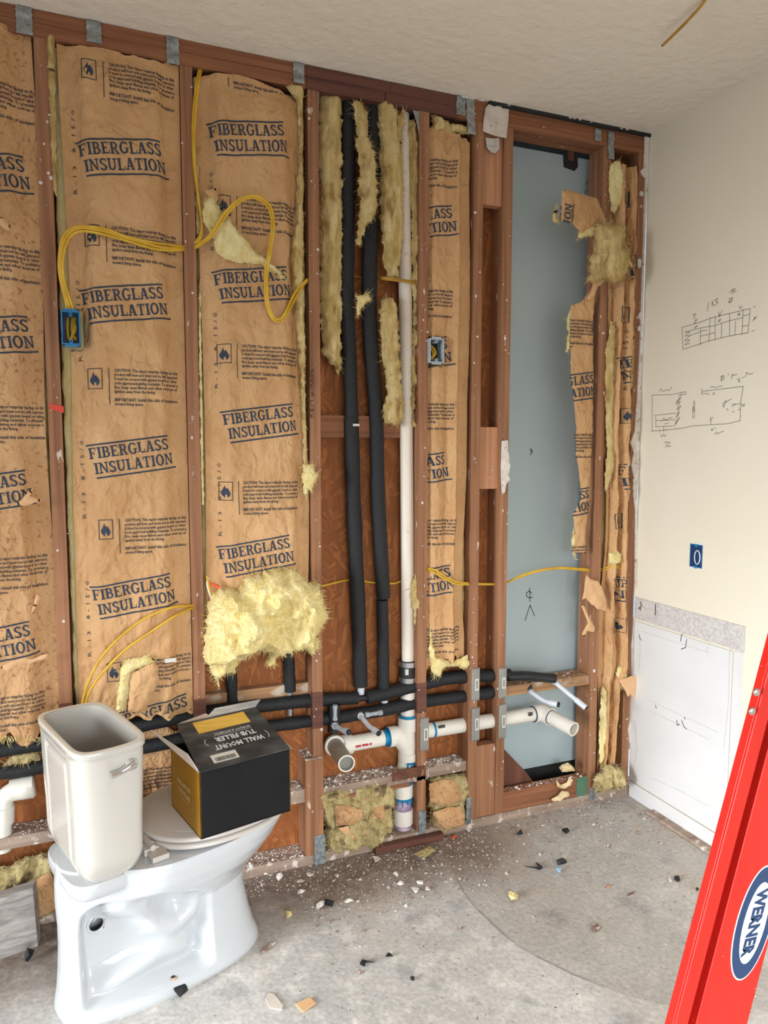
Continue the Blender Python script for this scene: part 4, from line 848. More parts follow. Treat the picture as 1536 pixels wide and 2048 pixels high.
# torn flap of batt folded over at the top of the post
bt = empty('torn_insulation_flap', (1.22, -.05, 2.1), 'folded scrap of kraft and yellow fiberglass hooked over the top of the post', 'insulation')
o2, sf = outline_blob('kraft_facing', [(1114, 386), (1130, 384), (1165, 389), (1200, 393), (1212, 414), (1226, 440), (1232, 452), (1222, 448), (1205, 446), (1192, 452), (1180, 462), (1160, 470), (1156, 462), (1140, 450), (1126, 448), (1112, 446)], -.05, .012, .008, 'kraft', bt, 22, step=.007, R=.05, amp=.010, ragged=.0018, yslope=lambda X, Z: .05*(X-1.05)/.2)
sb = MB(); p = at(1121, 432, -.06)
put(Flat(sf), BIG_V, BIG_F, p[0]-.012, p[2]-.085, math.pi/2-.04, sb, off=.003); sb.build('large_print', MT['ink'], o2)
outline_blob('exposed_fiberglass', [(1180, 462), (1196, 450), (1212, 446), (1230, 448), (1246, 462), (1250, 480), (1256, 510), (1254, 530), (1246, 555), (1232, 565), (1216, 558), (1200, 560), (1186, 566), (1176, 560), (1182, 545), (1180, 520), (1190, 490), (1190, 465)], -.05, .03, .03, 'glass_old', bt, 23, R=.04, amp=.016, ragged=.005, ridge_amp=.01, fuzz=900, fuzz_len=.022)
outline_blob('exposed_fiberglass', [(1156, 464), (1180, 455), (1195, 456), (1186, 468), (1168, 472), (1154, 480)], -.05, .008, .008, 'glass', bt, 24, R=.012, amp=.006, ragged=.004, fuzz=220, fuzz_len=.016)
outline_blob('exposed_fiberglass', [(1108, 420), (1114, 410), (1116, 444), (1106, 442)], -.045, .008, .006, 'glass', bt, 25, R=.012, amp=.006, ragged=.003, fuzz=100, fuzz_len=.012)
outline_blob('exposed_fiberglass', [(1252, 500), (1258, 512), (1266, 534), (1264, 538), (1256, 522)], -.05, .004, .004, 'glass', bt, 26, step=.005, R=.006, amp=.002, ragged=.001, fuzz=40, fuzz_len=.012)
outline_blob('torn_strip', [(1186, 566), (1206, 556), (1216, 560), (1196, 572), (1190, 590), (1178, 600), (1172, 594), (1182, 584)], -.03, .004, .004, 'kraft_in', bt, 27, step=.006, R=.012, amp=.004, ragged=.002)

# folded batt between posts G and H
bt = empty('insulation_batt', ((XG+XH)/2, .04, .5), 'crumpled folded kraft batt squeezed into the corner bay beside the right wall', 'insulation', 'kraft faced insulation batts between the studs')
zt4 = at(1255, 330, .02)[2]; zb4 = at(1240, 1545, .0)[2]
xl = lambda z: XG+.028+.02*ss(1.55, 1.35, z)-.012*ss(1.2, .9, z)+.006*np.sin(np.asarray(z)*7)
xr = lambda z: XH-.024+.0*np.asarray(z)+.03*ss(1.0, .62, z)-.05*ss(.58, .50, z)-.02*ss(.5, .2, z)
fold = lambda X, Z, U: .036*np.exp(-((U-.58-.06*np.sin(Z*3))/.05)**2)-.028*np.exp(-((U-.78)/.08)**2)-.018*np.exp(-((U-.33+.05*np.sin(Z*2.3))/.08)**2)+.016*np.exp(-((U-.2)/.03)**2)
sh = Sheet(xl, xr, zb4, zt4, .018, .018, 51, wr_amp=.006, flangeL=.14, flangeR=.02, top=jag(6, .012, 8, zt4-.01), bot=jag(7, .01, 9, zb4), shape=fold, step=.006)
fc = sh.mesh().build('kraft_facing', MT['kraft'], bt, smooth=True)
prints(sh, fc, [(1300, 530), (1285, 735), (1288, 945), (1272, 1170), (1305, 1362)], [(1290, 410), (1285, 640), (1288, 840), (1274, 1048), (1276, 1255), (1275, 1480)], codes=[(1252, 720)])
fiber_body(XG+.022, XH-.022, zb4+.02, zt4-.02, .036, .088, 5, 'glass_old', bt)
for k, (pts, m) in enumerate((([(1222, 330), (1240, 318), (1243, 345), (1246, 380), (1240, 415), (1232, 410), (1230, 430), (1222, 420), (1218, 380), (1217, 350)], 'glass'),
             ([(1222, 640), (1230, 660), (1228, 760), (1226, 860), (1232, 900), (1222, 960), (1212, 985), (1208, 970), (1214, 900), (1210, 800), (1212, 700)], 'glass_old'),
             ([(1218, 1105), (1232, 1100), (1244, 1108), (1240, 1125), (1226, 1130), (1216, 1124)], 'glass'),
             ([(1204, 1370), (1212, 1380), (1216, 1450), (1206, 1520), (1200, 1540), (1198, 1480), (1200, 1420)], 'glass'),
             ([(1258, 640), (1266, 650), (1268, 720), (1262, 790), (1256, 780), (1258, 700)], 'glass_old'),
             ([(1262, 1360), (1256, 1370), (1250, 1340), (1236, 1330), (1232, 1350), (1242, 1378), (1256, 1386)], 'glass'))):
    outline_blob('exposed_fiberglass', pts, -.006, .012, .012, m, bt, 30+k, step=.008, R=.016, amp=.01, ragged=.004, fuzz=150, fuzz_len=.012)
outline_blob('torn_flap', [(1238, 1362), (1262, 1352), (1280, 1352), (1282, 1380), (1276, 1388), (1270, 1384), (1284, 1425), (1292, 1450), (1290, 1456), (1280, 1430), (1268, 1396), (1262, 1388), (1256, 1394), (1250, 1380)], -.028, .006, .003, 'kraft_in', bt, 40, step=.006, R=.02, amp=.004, ragged=.002)

# big fluffy clump hanging in front of the B-C batt
bt = empty('fiberglass_clump', tuple(at(525, 1330, -.02)), 'big fluffy yellow fiberglass clump pulled out between two studs above the open box', 'insulation')
outline_blob('wool', [(415, 1215), (425, 1190), (440, 1178), (470, 1180), (488, 1168), (496, 1150), (520, 1148), (545, 1138), (570, 1136), (595, 1140), (612, 1158), (632, 1166), (640, 1180), (642, 1200), (654, 1225), (645, 1240), (640, 1262), (632, 1275), (640, 1298), (622, 1306), (605, 1300), (585, 1302), (560, 1308), (545, 1328), (535, 1332), (537, 1306), (510, 1300), (490, 1312), (474, 1325), (470, 1345), (446, 1346), (436, 1360), (438, 1374), (428, 1352), (412, 1320), (408, 1292), (414, 1260)], -.035, .085, .05, 'glass', bt, 60, step=.007, R=.10, amp=.05, ragged=.008, fscale=(16, 16, 13), ridge_amp=.034, fuzz=2600, fuzz_len=.016)

# aged wool around the vertical pipes in bay C-D
def wool(label, pts, Y, tf, tb, seed, m='glass_old', fuzz=500, **k):
    e = empty('fiberglass_wool', tuple(at(*pts[0], Y)), label, 'insulation', 'loose fiberglass pieces in the framing')
    o_, _ = outline_blob('wool', pts, Y, tf, tb, m, e, seed, fuzz=fuzz, **{**dict(R=.045, amp=.012, ragged=.006, ridge_amp=.013, fuzz_len=.016, fscale=(42, 42, 8)), **k})
    return e
wool('broad aged fiberglass sheet left of the two black upright pipes', [(638, 188), (660, 185), (685, 190), (684, 230), (684, 350), (684, 430), (686, 500), (684, 600), (684, 660), (682, 740), (676, 750), (668, 730), (656, 725), (645, 705), (640, 640), (637, 480), (636, 300)], .045, .03, .03, 61, R=.05)
wool('ragged fiberglass tuft stuffed between the two black upright pipes', [(706, 200), (724, 204), (735, 225), (736, 270), (748, 300), (752, 345), (756, 415), (750, 425), (740, 440), (728, 460), (720, 490), (714, 490), (716, 460), (722, 420), (716, 380), (720, 340), (712, 300), (714, 260), (708, 230)], .0, .022, .02, 62, m='glass_old', fuzz=800)
wool('long pale fiberglass strip between the right black pipe and the white vent', [(758, 205), (775, 198), (788, 215), (797, 225), (802, 300), (806, 380), (806, 450), (800, 520), (794, 560), (778, 555), (768, 535), (764, 480), (760, 400), (758, 300)], .02, .026, .03, 63, R=.04)
wool('drooping fiberglass roll below the cross cable beside the vent', [(760, 600), (778, 596), (792, 610), (797, 660), (800, 740), (802, 780), (808, 800), (808, 830), (800, 848), (784, 852), (768, 846), (766, 815), (775, 780), (764, 700), (758, 650)], .015, .035, .03, 64, R=.045)
wool('fiberglass strip squeezed between the white vent and stud', [(814, 240), (830, 242), (838, 300), (838, 420), (836, 520), (834, 640), (832, 760), (830, 852), (822, 856), (820, 760), (826, 640), (822, 480), (820, 340)], .03, .02, .02, 65)
wool('small pale fiberglass tuft caught between the black pipes below the cable', [(713, 593), (722, 590), (736, 588), (742, 600), (732, 605), (724, 615), (716, 632), (712, 622), (716, 606)], -.004, .01, .01, 66, m='glass', fuzz=160, R=.014, amp=.008, ragged=.004)
wool('fiberglass piece beside the lower vent near stud', [(826, 1150), (836, 1148), (838, 1200), (836, 1250), (830, 1256), (826, 1230), (822, 1190)], .02, .012, .016, 67, fuzz=160, R=.016, amp=.008)
wool('grey upper fiberglass tuft at the vent top', [(795, 225), (806, 218), (812, 235), (806, 260), (802, 300), (796, 290)], .0, .012, .016, 68, fuzz=120, R=.016, amp=.008)
# stuffed bottoms
e = empty('stuffed_insulation', tuple(at(720, 1690, .02)), 'crumpled kraft and dirty fiberglass stuffed at the floor left of the drain', 'insulation')
outline_blob('wool', [(632, 1580), (660, 1575), (700, 1568), (740, 1562), (778, 1564), (788, 1580), (786, 1620), (785, 1660), (770, 1672), (748, 1690), (735, 1700), (715, 1690), (690, 1704), (668, 1706), (652, 1690), (650, 1650), (640, 1620)], .02, .03, .04, 'glass_dirty', e, 70, R=.03, amp=.035, ragged=.006, ridge_amp=.02, fuzz=1200, fuzz_len=.018)
outline_blob('kraft_scrap', [(670, 1610), (700, 1612), (735, 1622), (750, 1630), (742, 1640), (700, 1650), (672, 1652)], -.022, .024, .006, 'kraft_old', e, 71, R=.035, amp=.02, ragged=.002)
outline_blob('kraft_scrap', [(738, 1614), (752, 1608), (768, 1612), (770, 1636), (754, 1640), (746, 1626)], -.024, .016, .006, 'kraft_old', e, 72, R=.025, amp=.014, ragged=.002)
outline_blob('kraft_scrap', [(676, 1656), (696, 1652), (702, 1668), (712, 1672), (706, 1682), (688, 1668)], -.026, .006, .004, 'kraft_in', e, 73, R=.01, amp=.004, ragged=.001)
e = empty('stuffed_insulation', tuple(at(895, 1650, .02)), 'crumpled kraft bundle stuffed at the floor right of the drain', 'insulation')
outline_blob('wool', [(858, 1556), (880, 1550), (912, 1548), (936, 1546), (936, 1580), (926, 1600), (930, 1640), (922, 1656), (888, 1658), (878, 1668), (862, 1650), (858, 1600)], .03, .03, .03, 'glass_dirty', e, 74, R=.03, amp=.02, ragged=.005, ridge_amp=.012, fuzz=500, fuzz_len=.014)
outline_blob('kraft_scrap', [(858, 1568), (890, 1558), (912, 1562), (922, 1590), (925, 1600), (905, 1608), (880, 1612), (860, 1604)], -.008, .022, .01, 'kraft_old', e, 75, R=.04, amp=.014, ragged=.002)
sc_, sf_ = outline_blob('kraft_scrap', [(866, 1625), (890, 1616), (922, 1612), (930, 1632), (928, 1650), (890, 1660), (872, 1648)], -.012, .018, .01, 'kraft_old', e, 76, R=.03, amp=.012, ragged=.002)
e = empty('stuffed_insulation', tuple(at(40, 1800, .02)), 'dirty kraft and fiberglass stuffed at the floor behind the grey plank', 'insulation')
outline_blob('wool', [(-30, 1740), (20, 1730), (60, 1712), (110, 1705), (122, 1740), (124, 1800), (110, 1830), (70, 1845), (0, 1850), (-30, 1840)], .03, .03, .03, 'glass_dirty', e, 77, R=.03, amp=.03, ragged=.005, ridge_amp=.016, fuzz=500, fuzz_len=.014)
outline_blob('kraft_scrap', [(55, 1765), (100, 1745), (118, 1775), (122, 1815), (75, 1838), (62, 1830)], -.012, .02, .01, 'kraft_old', e, 78, R=.04, amp=.012, ragged=.002)
wool('pale fiberglass wad between the two black pipes left of the toilet', [(5, 1525), (25, 1512), (60, 1504), (78, 1502), (80, 1520), (50, 1530), (10, 1535)], .03, .02, .02, 79, m='glass_dirty', fuzz=200)
wool('dirty fiberglass wad on the floor in the corner bay beside the right wall', [(1188, 1560), (1196, 1545), (1210, 1530), (1230, 1530), (1246, 1540), (1250, 1565), (1242, 1575), (1222, 1575), (1206, 1582), (1190, 1584)], -.03, .03, .03, 80, m='glass_dirty', fuzz=500, R=.04, amp=.02)

# ------------------------------------------------------------------ plumbing
def cat_rom(P, n=8):
    P = np.array(P, float); Q = np.vstack([2*P[0]-P[1], P, 2*P[-1]-P[-2]]); out = []
    for i in range(1, len(Q)-2):
        for k in range(n):
            t = k/n; a, b_, c, d = Q[i-1], Q[i], Q[i+1], Q[i+2]
            out.append(.5*((2*b_)+(-a+c)*t+(2*a-5*b_+4*c-d)*t*t+(-a+3*b_-3*c+d)*t**3))
    out.append(P[-1]); return np.array(out)
def p3(pts, Y=None): return [at(p[0], p[1], p[2] if len(p) > 2 else Y) for p in pts]
def foam_tube(pts, r, seed, n=10):
    P = cat_rom(pts, n); rs = r*(1+.05*np.array([vn(np.array([[i*.35, seed, 0]]))[0] for i in range(len(P))]))
    return MB().tube(P, rs, 20)
GP = 'black foam insulated water pipes'
YP = .045
e = empty('insulated_pipe', tuple(at(720, 1380, YP)), 'left upright black foam pipe, spliced halfway with a zip tie', 'pipe', GP)
foam_tube(p3([(697, 196), (695, 400), (694, 600), (699, 720), (703, 835)], YP), .0255, 1).build('foam_sleeve', MT['foam'], e, smooth=True)
foam_tube(p3([(702, 836), (706, 980), (713, 1150), (719, 1300), (721, 1372)], YP), .0275, 2).build('foam_sleeve', MT['foam'], e, smooth=True)
MB().tube(p3([(722, 1366), (722, 1389)], YP), .013, 16).build('pipe_fitting', MT['pex'], e, smooth=True)
p = at(710, 850, YP-.029); MB().box((p[0]-.008, p[1]-.002, p[2]-.004), (p[0]+.016, p[1], p[2]+.004)).build('zip_tie', MT['sticker'], e)
MB().tube(p3([(697, 193), (697, 199)], YP), .02, 16).build('pipe_end', MT['pvc_old'], e, smooth=True)
e = empty('insulated_pipe', tuple(at(768, 1400, YP)), 'right upright black foam pipe next to the white vent', 'pipe', GP)
foam_tube(p3([(744, 202), (742, 400), (739, 560), (741, 680), (752, 830), (756, 1000), (765, 1160), (767, 1196)], YP), .0265, 3).build('foam_sleeve', MT['foam'], e, smooth=True)
foam_tube(p3([(764, 1200), (766, 1280), (767, 1360), (768, 1398)], YP), .0225, 4).build('foam_sleeve', MT['foam'], e, smooth=True)
MB().tube(p3([(769, 1398), (769, 1410)], YP), .013, 16).build('pipe_fitting', MT['pex'], e, smooth=True)
MB().tube(p3([(744, 199), (744, 205)], YP), .02, 16).build('pipe_end', MT['pvc_old'], e, smooth=True)
e = empty('insulated_pipe', tuple(at(760, 1390, YP)), 'upper horizontal black foam pipe running through the studs, split open at its right end', 'pipe', GP)
YH = .034
foam_tube(p3([(-60, 1508), (60, 1490), (200, 1465), (300, 1446), (420, 1424), (520, 1412), (620, 1401), (715, 1396)], YH), .0235, 5).build('foam_sleeve', MT['foam'], e, smooth=True)
foam_tube(p3([(733, 1395), (790, 1382), (840, 1369), (900, 1356), (960, 1352), (1006, 1350), (1018, 1350)], YH), .0245, 6).build('foam_sleeve', MT['foam'], e, smooth=True)
P = cat_rom(p3([(1016, 1351, .03), (1050, 1350, .01), (1085, 1355, -.005), (1110, 1358, -.02)]), 8)
foamb = MB().tube(P, [.024]*len(P), 16); foamb.v = [(x, y, P[0][2]-.012+(z-P[0][2]+.012)*.75) for x, y, z in foamb.v]; foamb.build('split_sleeve', MT['foam_smooth'], e, smooth=True)
MB().tube(p3([(714, 1397), (734, 1395)], YH), .012, 14).build('pipe_fitting', MT['foam_smooth'], e, smooth=True)
P = cat_rom(p3([(1106, 1362, .0), (1114, 1368, -.02), (1140, 1390, -.07), (1172, 1416, -.13)]), 8)
st = MB().tube(P, .009, 14).build('stub_out', MT['pex'], e, smooth=True); MB().tube(P[-6:], .0115, 14).build('end_collar', MT['pex'], st, smooth=True)
MB().tube([P[-1], P[-1]+(P[-1]-P[-2])/np.linalg.norm(P[-1]-P[-2])*.004], .0108, 14).build('stub_cap', MT['dark_parts_shade'], st)
MB().tube(P[3:8], .0125, 14).build('end_collar', MT['pex_fit'], st, smooth=True)
e = empty('insulated_pipe', tuple(at(760, 1425, YP)), 'lower horizontal black foam pipe crossing in front of the drain', 'pipe', GP)
foam_tube(p3([(-60, 1552), (40, 1540), (150, 1520), (300, 1492), (420, 1468), (560, 1450), (620, 1442), (700, 1432)], YH), .022, 7).build('foam_sleeve', MT['foam'], e, smooth=True)
foam_tube(p3([(700, 1431), (765, 1420), (840, 1404), (900, 1396), (960, 1388), (1006, 1380), (1040, 1376), (1062, 1374, .02)], YH), .0235, 8).build('foam_sleeve', MT['foam'], e, smooth=True)
P = cat_rom(p3([(1058, 1380, .02), (1068, 1388, -.02), (1090, 1402, -.07), (1116, 1409, -.12)]), 8)
st = MB().tube(P, .009, 14).build('stub_out', MT['pex'], e, smooth=True); MB().tube(P[-6:], .0115, 14).build('end_collar', MT['pex'], st, smooth=True); MB().tube(P[1:6], .0125, 14).build('end_collar', MT['pex_fit'], st, smooth=True)
MB().tube([P[-1], P[-1]+(P[-1]-P[-2])/np.linalg.norm(P[-1]-P[-2])*.004], .0108, 14).build('stub_cap', MT['dark_parts_shade'], st)
# two left stubs
P = cat_rom(p3([(720, 1429, .02), (724, 1436, -.01), (738, 1452, -.06), (757, 1466, -.11)]), 8)
st = MB().tube(P, .0085, 14).build('stub_out', MT['pex'], e, smooth=True); MB().tube(P[-5:], .011, 14).build('end_collar', MT['pex'], st, smooth=True); MB().tube(P[:6], .012, 14).build('end_collar', MT['pex'], st, smooth=True)
MB().tube([P[-1], P[-1]+(P[-1]-P[-2])/np.linalg.norm(P[-1]-P[-2])*.004], .0105, 14).build('stub_cap', MT['dark_parts_shade'], st)
MB().tube(p3([(732, 1430, .006), (763, 1425, .006)]), .0075, 12).build('connector', MT['pex_fit'], e, smooth=True)
[MB().tube(p3([(x, 1430-(x-730)*.16, .006), (x+8, 1429-(x-730)*.16, .006)]), .010, 12).build('connector_collar', MT['pex_fit'], e, smooth=True) for x in (730, 756)]
foam_tube(p3([(668, 1408), (668, 1435), (668, 1462)], .02), .0225, 9).build('tee_sleeve', MT['foam_smooth'], e, smooth=True)
MB().tube(p3([(670, 1412, -.004), (670, 1440, -.004)]), .007, 12).build('connector', MT['pex_fit'], e, smooth=True)
[MB().tube(p3([(670, y, -.004), (670, y+6, -.004)]), .009, 12).build('connector_collar', MT['pex_fit'], e, smooth=True) for y in (1410, 1434)]
P = cat_rom(p3([(668, 1450, .0), (672, 1453, -.03), (684, 1459, -.07), (697, 1464, -.11)]), 8)
st = MB().tube(P, .0085, 14).build('stub_out', MT['pex'], e, smooth=True); MB().tube(P[-6:], .0115, 14).build('end_collar', MT['pex'], st, smooth=True); MB().tube(P[:7], .0125, 14).build('end_collar', MT['pex_fit'], st, smooth=True)
MB().tube([P[-1], P[-1]+(P[-1]-P[-2])/np.linalg.norm(P[-1]-P[-2])*.004], .0108, 14).build('stub_cap', MT['dark_parts_shade'], st)
for lab, px, y0, y1, r in (('short black foam riser under the left side of the yellow clump', 463, 1300, 1425, .0195), ('short black foam riser with a bare pipe end under the right side of the clump', 578, 1290, 1382, .021)):
    e = empty('insulated_pipe', tuple(at(px, y1, .05)), lab, 'pipe', GP)
    foam_tube(p3([(px-4, y0-60), (px-2, y0), (px, (y0+y1)/2), (px+2, y1)], .055), r, px).build('foam_sleeve', MT['foam'], e, smooth=True)
    if px > 500: MB().tube(p3([(580, 1380), (580, 1428)], .05), .008, 12).build('bare_pipe', MT['galv'], e, smooth=True); MB().tube(p3([(580, 1418), (580, 1430)], .05), .011, 12).build('ferrule', MT['steel'], e, smooth=True)

# white drain stack
YD = .05
e = empty('drain_stack', tuple(at(806, 1668, YD)), 'white plastic vent and drain stack with black rubber coupling and double branch', 'pipe')
V0 = at(805, 226, YD); V1 = at(816, 1326, YD)
MB().tube([at(805, 226, YD), at(811, 600, YD), at(813, 900, YD), V1], .0245, 24).build('vent_pipe', MT['pvc_old'], e, smooth=True)
xv = at(816, 1400, YD)[0]
def zz(py): return at(816, py, YD)[2]
def vt(name, py0, py1, r, m, parent=e, n=28, x=None):
    x = x or xv; return MB().tube([(x, YD, zz(py0)), (x, YD, zz(py1))], r, n).build(name, MT[m], parent, smooth=True, bevel=.001)
cpl = vt('rubber_coupling', 1320, 1366, .034, 'foam_smooth')
for py in (1326, 1357):
    vt('hose_clamp', py-5, py+5, .0365, 'steel', cpl)
    p = (xv+.03, YD-.026, zz(py)); MB().box((p[0]-.008, p[1]-.008, p[2]-.006), (p[0]+.008, p[1]+.006, p[2]+.006)).build('clamp_screw', MT['steel'], cpl, bevel=.002)
p = (xv-.018, YD-.034, zz(1338)); MB().box((p[0]-.006, p[1], p[2]-.012), (p[0]+.005, p[1]+.01, p[2]+.01)).build('coupling_sticker', MT['sticker'], cpl)
vt('pipe_section', 1364, 1434, .0295, 'pvc')
vt('red_lettering', 1393, 1400, .0298, 'red_ink') if False else None
fit = vt('branch_fitting', 1433, 1458, .039, 'pvc')
MB().tube([(xv, YD, zz(1458)), (xv, YD, zz(1506))], .0335, 28).build('branch_body', MT['pvc'], fit, smooth=True)
for s, px in ((-1, 782), (1, 850)):
    q0 = (xv, YD, zz(1508)); q1 = at(px, 1473 if s < 0 else 1462, YD)
    P = cat_rom([(xv+s*.004, YD, zz(1502)), (xv+s*.02, YD, zz(1484)), (xv+s*.05, YD, q1[2]+.002), (q1[0], YD, q1[2])], 8)
    MB().tube(P, np.linspace(.030, .036, len(P)), 24).build('branch_arm', MT['pvc'], fit, smooth=True)
vt('hub', 1503, 1518, .0385, 'pvc', fit)
vt('cement_ring', 1428, 1436, .0345, 'cement'); vt('cement_ring', 1517, 1523, .0345, 'cement')
xw = at(806, 1620, YD)[0]
def vl(name, py0, py1, r, m): return MB().tube([(xw, YD, at(806, py0, YD)[2]), (xw, YD, at(806, py1, YD)[2])], r, 28).build(name, MT[m], e, smooth=True, bevel=.001)
MB().tube([(xv, YD, zz(1505)), (xw, YD, at(806, 1560, YD)[2])], .032, 28).build('pipe_section', MT['pvc'], e, smooth=True)
vl('pipe_section', 1555, 1575, .032, 'pvc'); vl('cement_ring', 1553, 1566, .0345, 'cement'); vl('coupling_collar', 1566, 1591, .0385, 'pvc'); vl('cement_ring', 1590, 1596, .036, 'cement')
vl('primed_section', 1590, 1620, .033, 'primer'); vl('coupling_collar', 1616, 1645, .0385, 'pvc'); vl('primed_section', 1643, 1668, .034, 'primer'); vl('floor_collar', 1663, 1671, .037, 'pvc')
b = MB(); rr = random.Random(5)
for k in range(16):
    a = rr.uniform(-2.6, -.5); z1 = at(806, 1592, YD)[2]; L_ = rr.uniform(.008, .03); b.tube([(xw+.0335*math.cos(a), YD+.0335*math.sin(a), z1), (xw+.0335*math.cos(a), YD+.0335*math.sin(a), z1-L_)], .0022, 6)
for k in range(12):
    a = rr.uniform(-2.6, -.5); z1 = zz(1520); L_ = rr.uniform(.006, .026); b.tube([(xv-.002+.0325*math.cos(a), YD+.0325*math.sin(a), z1), (xv-.002+.0325*math.cos(a), YD+.0325*math.sin(a), z1-L_)], .0022, 6)
b.build('cement_drips', MT['cement'], e, smooth=True, kind='stuff')
# left branch with grey stub
e2 = empty('drain_branch', tuple(at(700, 1490, YD)), 'white left drain arm ending in an open grey stub pointing at the viewer', 'pipe')
q = at(782, 1473, YD); q0 = at(690, 1489, YD)
MB().tube([q0, q], .029, 26).build('arm_pipe', MT['pvc'], e2, smooth=True)
ring = lambda px, m, par, r=.0365, w=5, sl=-.17, c=(782, 1473): MB().tube([at(px, c[1]+(px-c[0])*sl, YD), at(px+w, c[1]+(px+w-c[0])*sl, YD)], r, 26).build('cement_ring', MT[m], par, smooth=True)
ring(766, 'cement', e2, .0298, 8); ring(776, 'pvc', e2, .0385, 10); ring(774, 'cement', e2, .037, 2)
MB().tube([at(680, 1491, YD), at(702, 1487, YD)], .036, 26).build('elbow_hub', MT['pvc'], e2, smooth=True)
el = MB().sphere(tuple(at(672, 1491, YD-.008)), .0385, 12).build('elbow', MT['pvc'], e2, smooth=True)
sA = at(667, 1487, YD-.03); sB = at(693, 1527, -.17)
d = (sB-sA)/np.linalg.norm(sB-sA)
MB().tube([at(671, 1490, YD-.005), sA+d*.02], .038, 28).build('elbow_hub', MT['pvc_grey'], e2, smooth=True)
MB().pipe(sA+d*.012, sA+d*.026, .0365, .029, 30).build('hub_rim', MT['pvc'], e2, smooth=True)
MB().pipe(sA, sB, .0288, .0248, 30).build('stub_pipe', MT['pvc_grey'], e2, smooth=True)
MB().pipe(sB-d*.0015, sB+d*.0012, .0290, .0246, 30).build('stub_rim', MT['pvc'], e2, smooth=True)
MB().tube([sB-d*.022, sB-d*.018], .0250, 24).build('stub_plug', MT['pvc_dark'], e2)
b = MB(); y = 0
for k in range(15):
    t = .18+.6*k/26
    if k % 7 == 5: continue
    pA = q0+(q-q0)*t; b.box((pA[0]-.002, YD-.0298, pA[2]-.006), (pA[0]+.0025, YD-.0285, pA[2]+.002))
b.build('red_lettering', MT['red_ink'], e2)
# right branch
e3 = empty('drain_branch', tuple(at(1000, 1445, YD)), 'long white right drain arm through the studs ending in an open white stub', 'pipe')
r0 = at(850, 1462, YD-.0); r1 = at(1072, 1427, .03)
MB().tube([r0, r1], .0285, 26).build('arm_pipe', MT['pvc'], e3, smooth=True)
dr = (r1-r0)/np.linalg.norm(r1-r0)
MB().tube([r0+dr*.030, r0+dr*.039], .0293, 26).build('cement_ring', MT['cement'], e3, smooth=True)
MB().tube([r1-dr*.012, r1+dr*.03], .0355, 26).build('elbow_hub', MT['pvc'], e3, smooth=True)
MB().pipe(r1-dr*.013, r1-dr*.006, .0362, .029, 26).build('hub_rim', MT['bluebox'], e3, smooth=True) if False else MB().tube([r1-dr*.015, r1-dr*.012], .0330, 26).build('cement_ring', MT['bluebox_dark'], e3, smooth=True)
MB().sphere(tuple(r1+dr*.03), .0352, 12).build('elbow', MT['pvc'], e3, smooth=True)
u0 = r1+dr*.03; u1 = at(1148, 1459, -.13); d = (u1-u0)/np.linalg.norm(u1-u0)
MB().tube([u0, u0+d*.045], .036, 26).build('elbow_hub', MT['pvc'], e3, smooth=True)
MB().tube([u0+d*.045, u0+d*.048], .0305, 26).build('cement_ring', MT['bluebox_dark'], e3, smooth=True)
MB().pipe(u0+d*.02, u1, .0285, .0240, 30).build('stub_pipe', MT['pvc'], e3, smooth=True)
MB().tube([u1-d*.03, u1-d*.026], .0242, 24).build('stub_plug', MT['pvc_dark'], e3)
for px in (884, 1058, 700):
    pass
p = at(884, 1454, YD-.0295); MB().box((p[0]-.014, p[1], p[2]-.004), (p[0]+.014, p[1]+.004, p[2]+.006)).build('barcode_print', MT['ink_small'], e3)
p = at(1062, 1428, .03-.0295); MB().box((p[0]-.010, p[1], p[2]-.008), (p[0]+.008, p[1]+.004, p[2]+.006)).build('barcode_print', MT['ink_small'], e3)
# capped elbow pipe left of the toilet
e4 = empty('capped_drain', tuple(at(6, 1690, .03)), 'white capped drain elbow at the left edge beside the toilet tank', 'pipe')
P = cat_rom(p3([(4, 1700), (5, 1640), (6, 1612), (14, 1590), (34, 1578), (44, 1576)], .03), 8)
MB().tube(P, .027, 24).build('elbow_pipe', MT['pvc'], e4, smooth=True)
MB().tube(p3([(5, 1645), (6, 1612)], .03), .0335, 24).build('elbow_hub', MT['pvc'], e4, smooth=True)
MB().tube(p3([(20, 1581), (42, 1577)], .03), .0335, 24).build('elbow_hub', MT['pvc'], e4, smooth=True)
MB().tube(p3([(42, 1577), (66, 1573), (70, 1572)], .03), [.0345, .0345, .028], 24).build('end_cap', MT['pvc'], e4, smooth=True)

# ------------------------------------------------------------------ electrical
def cable(mb, pts, r=.0042, flat=1.0, n=8):
    P = cat_rom(pts, n); mb.tube(P, r, 8); return mb
GC = 'yellow cables in the framing'
def cab(label, paths, r=.0042, m='wire', names='strand'):
    e = empty('cable', tuple(p3(paths[0])[-1]), label, 'cable', GC)
    for p in paths: cable(MB(), p3(p), r).build(names, MT[m], e, smooth=True)
    return e
Yf = -.045
cab('yellow cables arching from stud into the blue electrical box', [
    [(372, 497, .03), (362, 497, -.006), (320, 494, Yf), (260, 478, Yf), (200, 461, Yf), (155, 457, Yf), (130, 478, -.04), (121, 520, -.03), (124, 560, -.02), (136, 605, -.015), (142, 626, -.01)],
    [(372, 501, .03), (362, 500, -.008), (315, 499, Yf), (255, 482, Yf), (195, 466, Yf), (158, 463, Yf), (136, 480, -.04), (126, 520, -.03), (128, 560, -.02), (142, 605, -.015), (148, 626, -.01)],
    [(372, 493, .03), (362, 493, -.004), (310, 486, Yf), (255, 474, Yf), (205, 457, Yf), (152, 454, Yf), (126, 474, -.04), (118, 520, -.03), (121, 560, -.02), (131, 600, -.015), (134, 622, -.01)]])
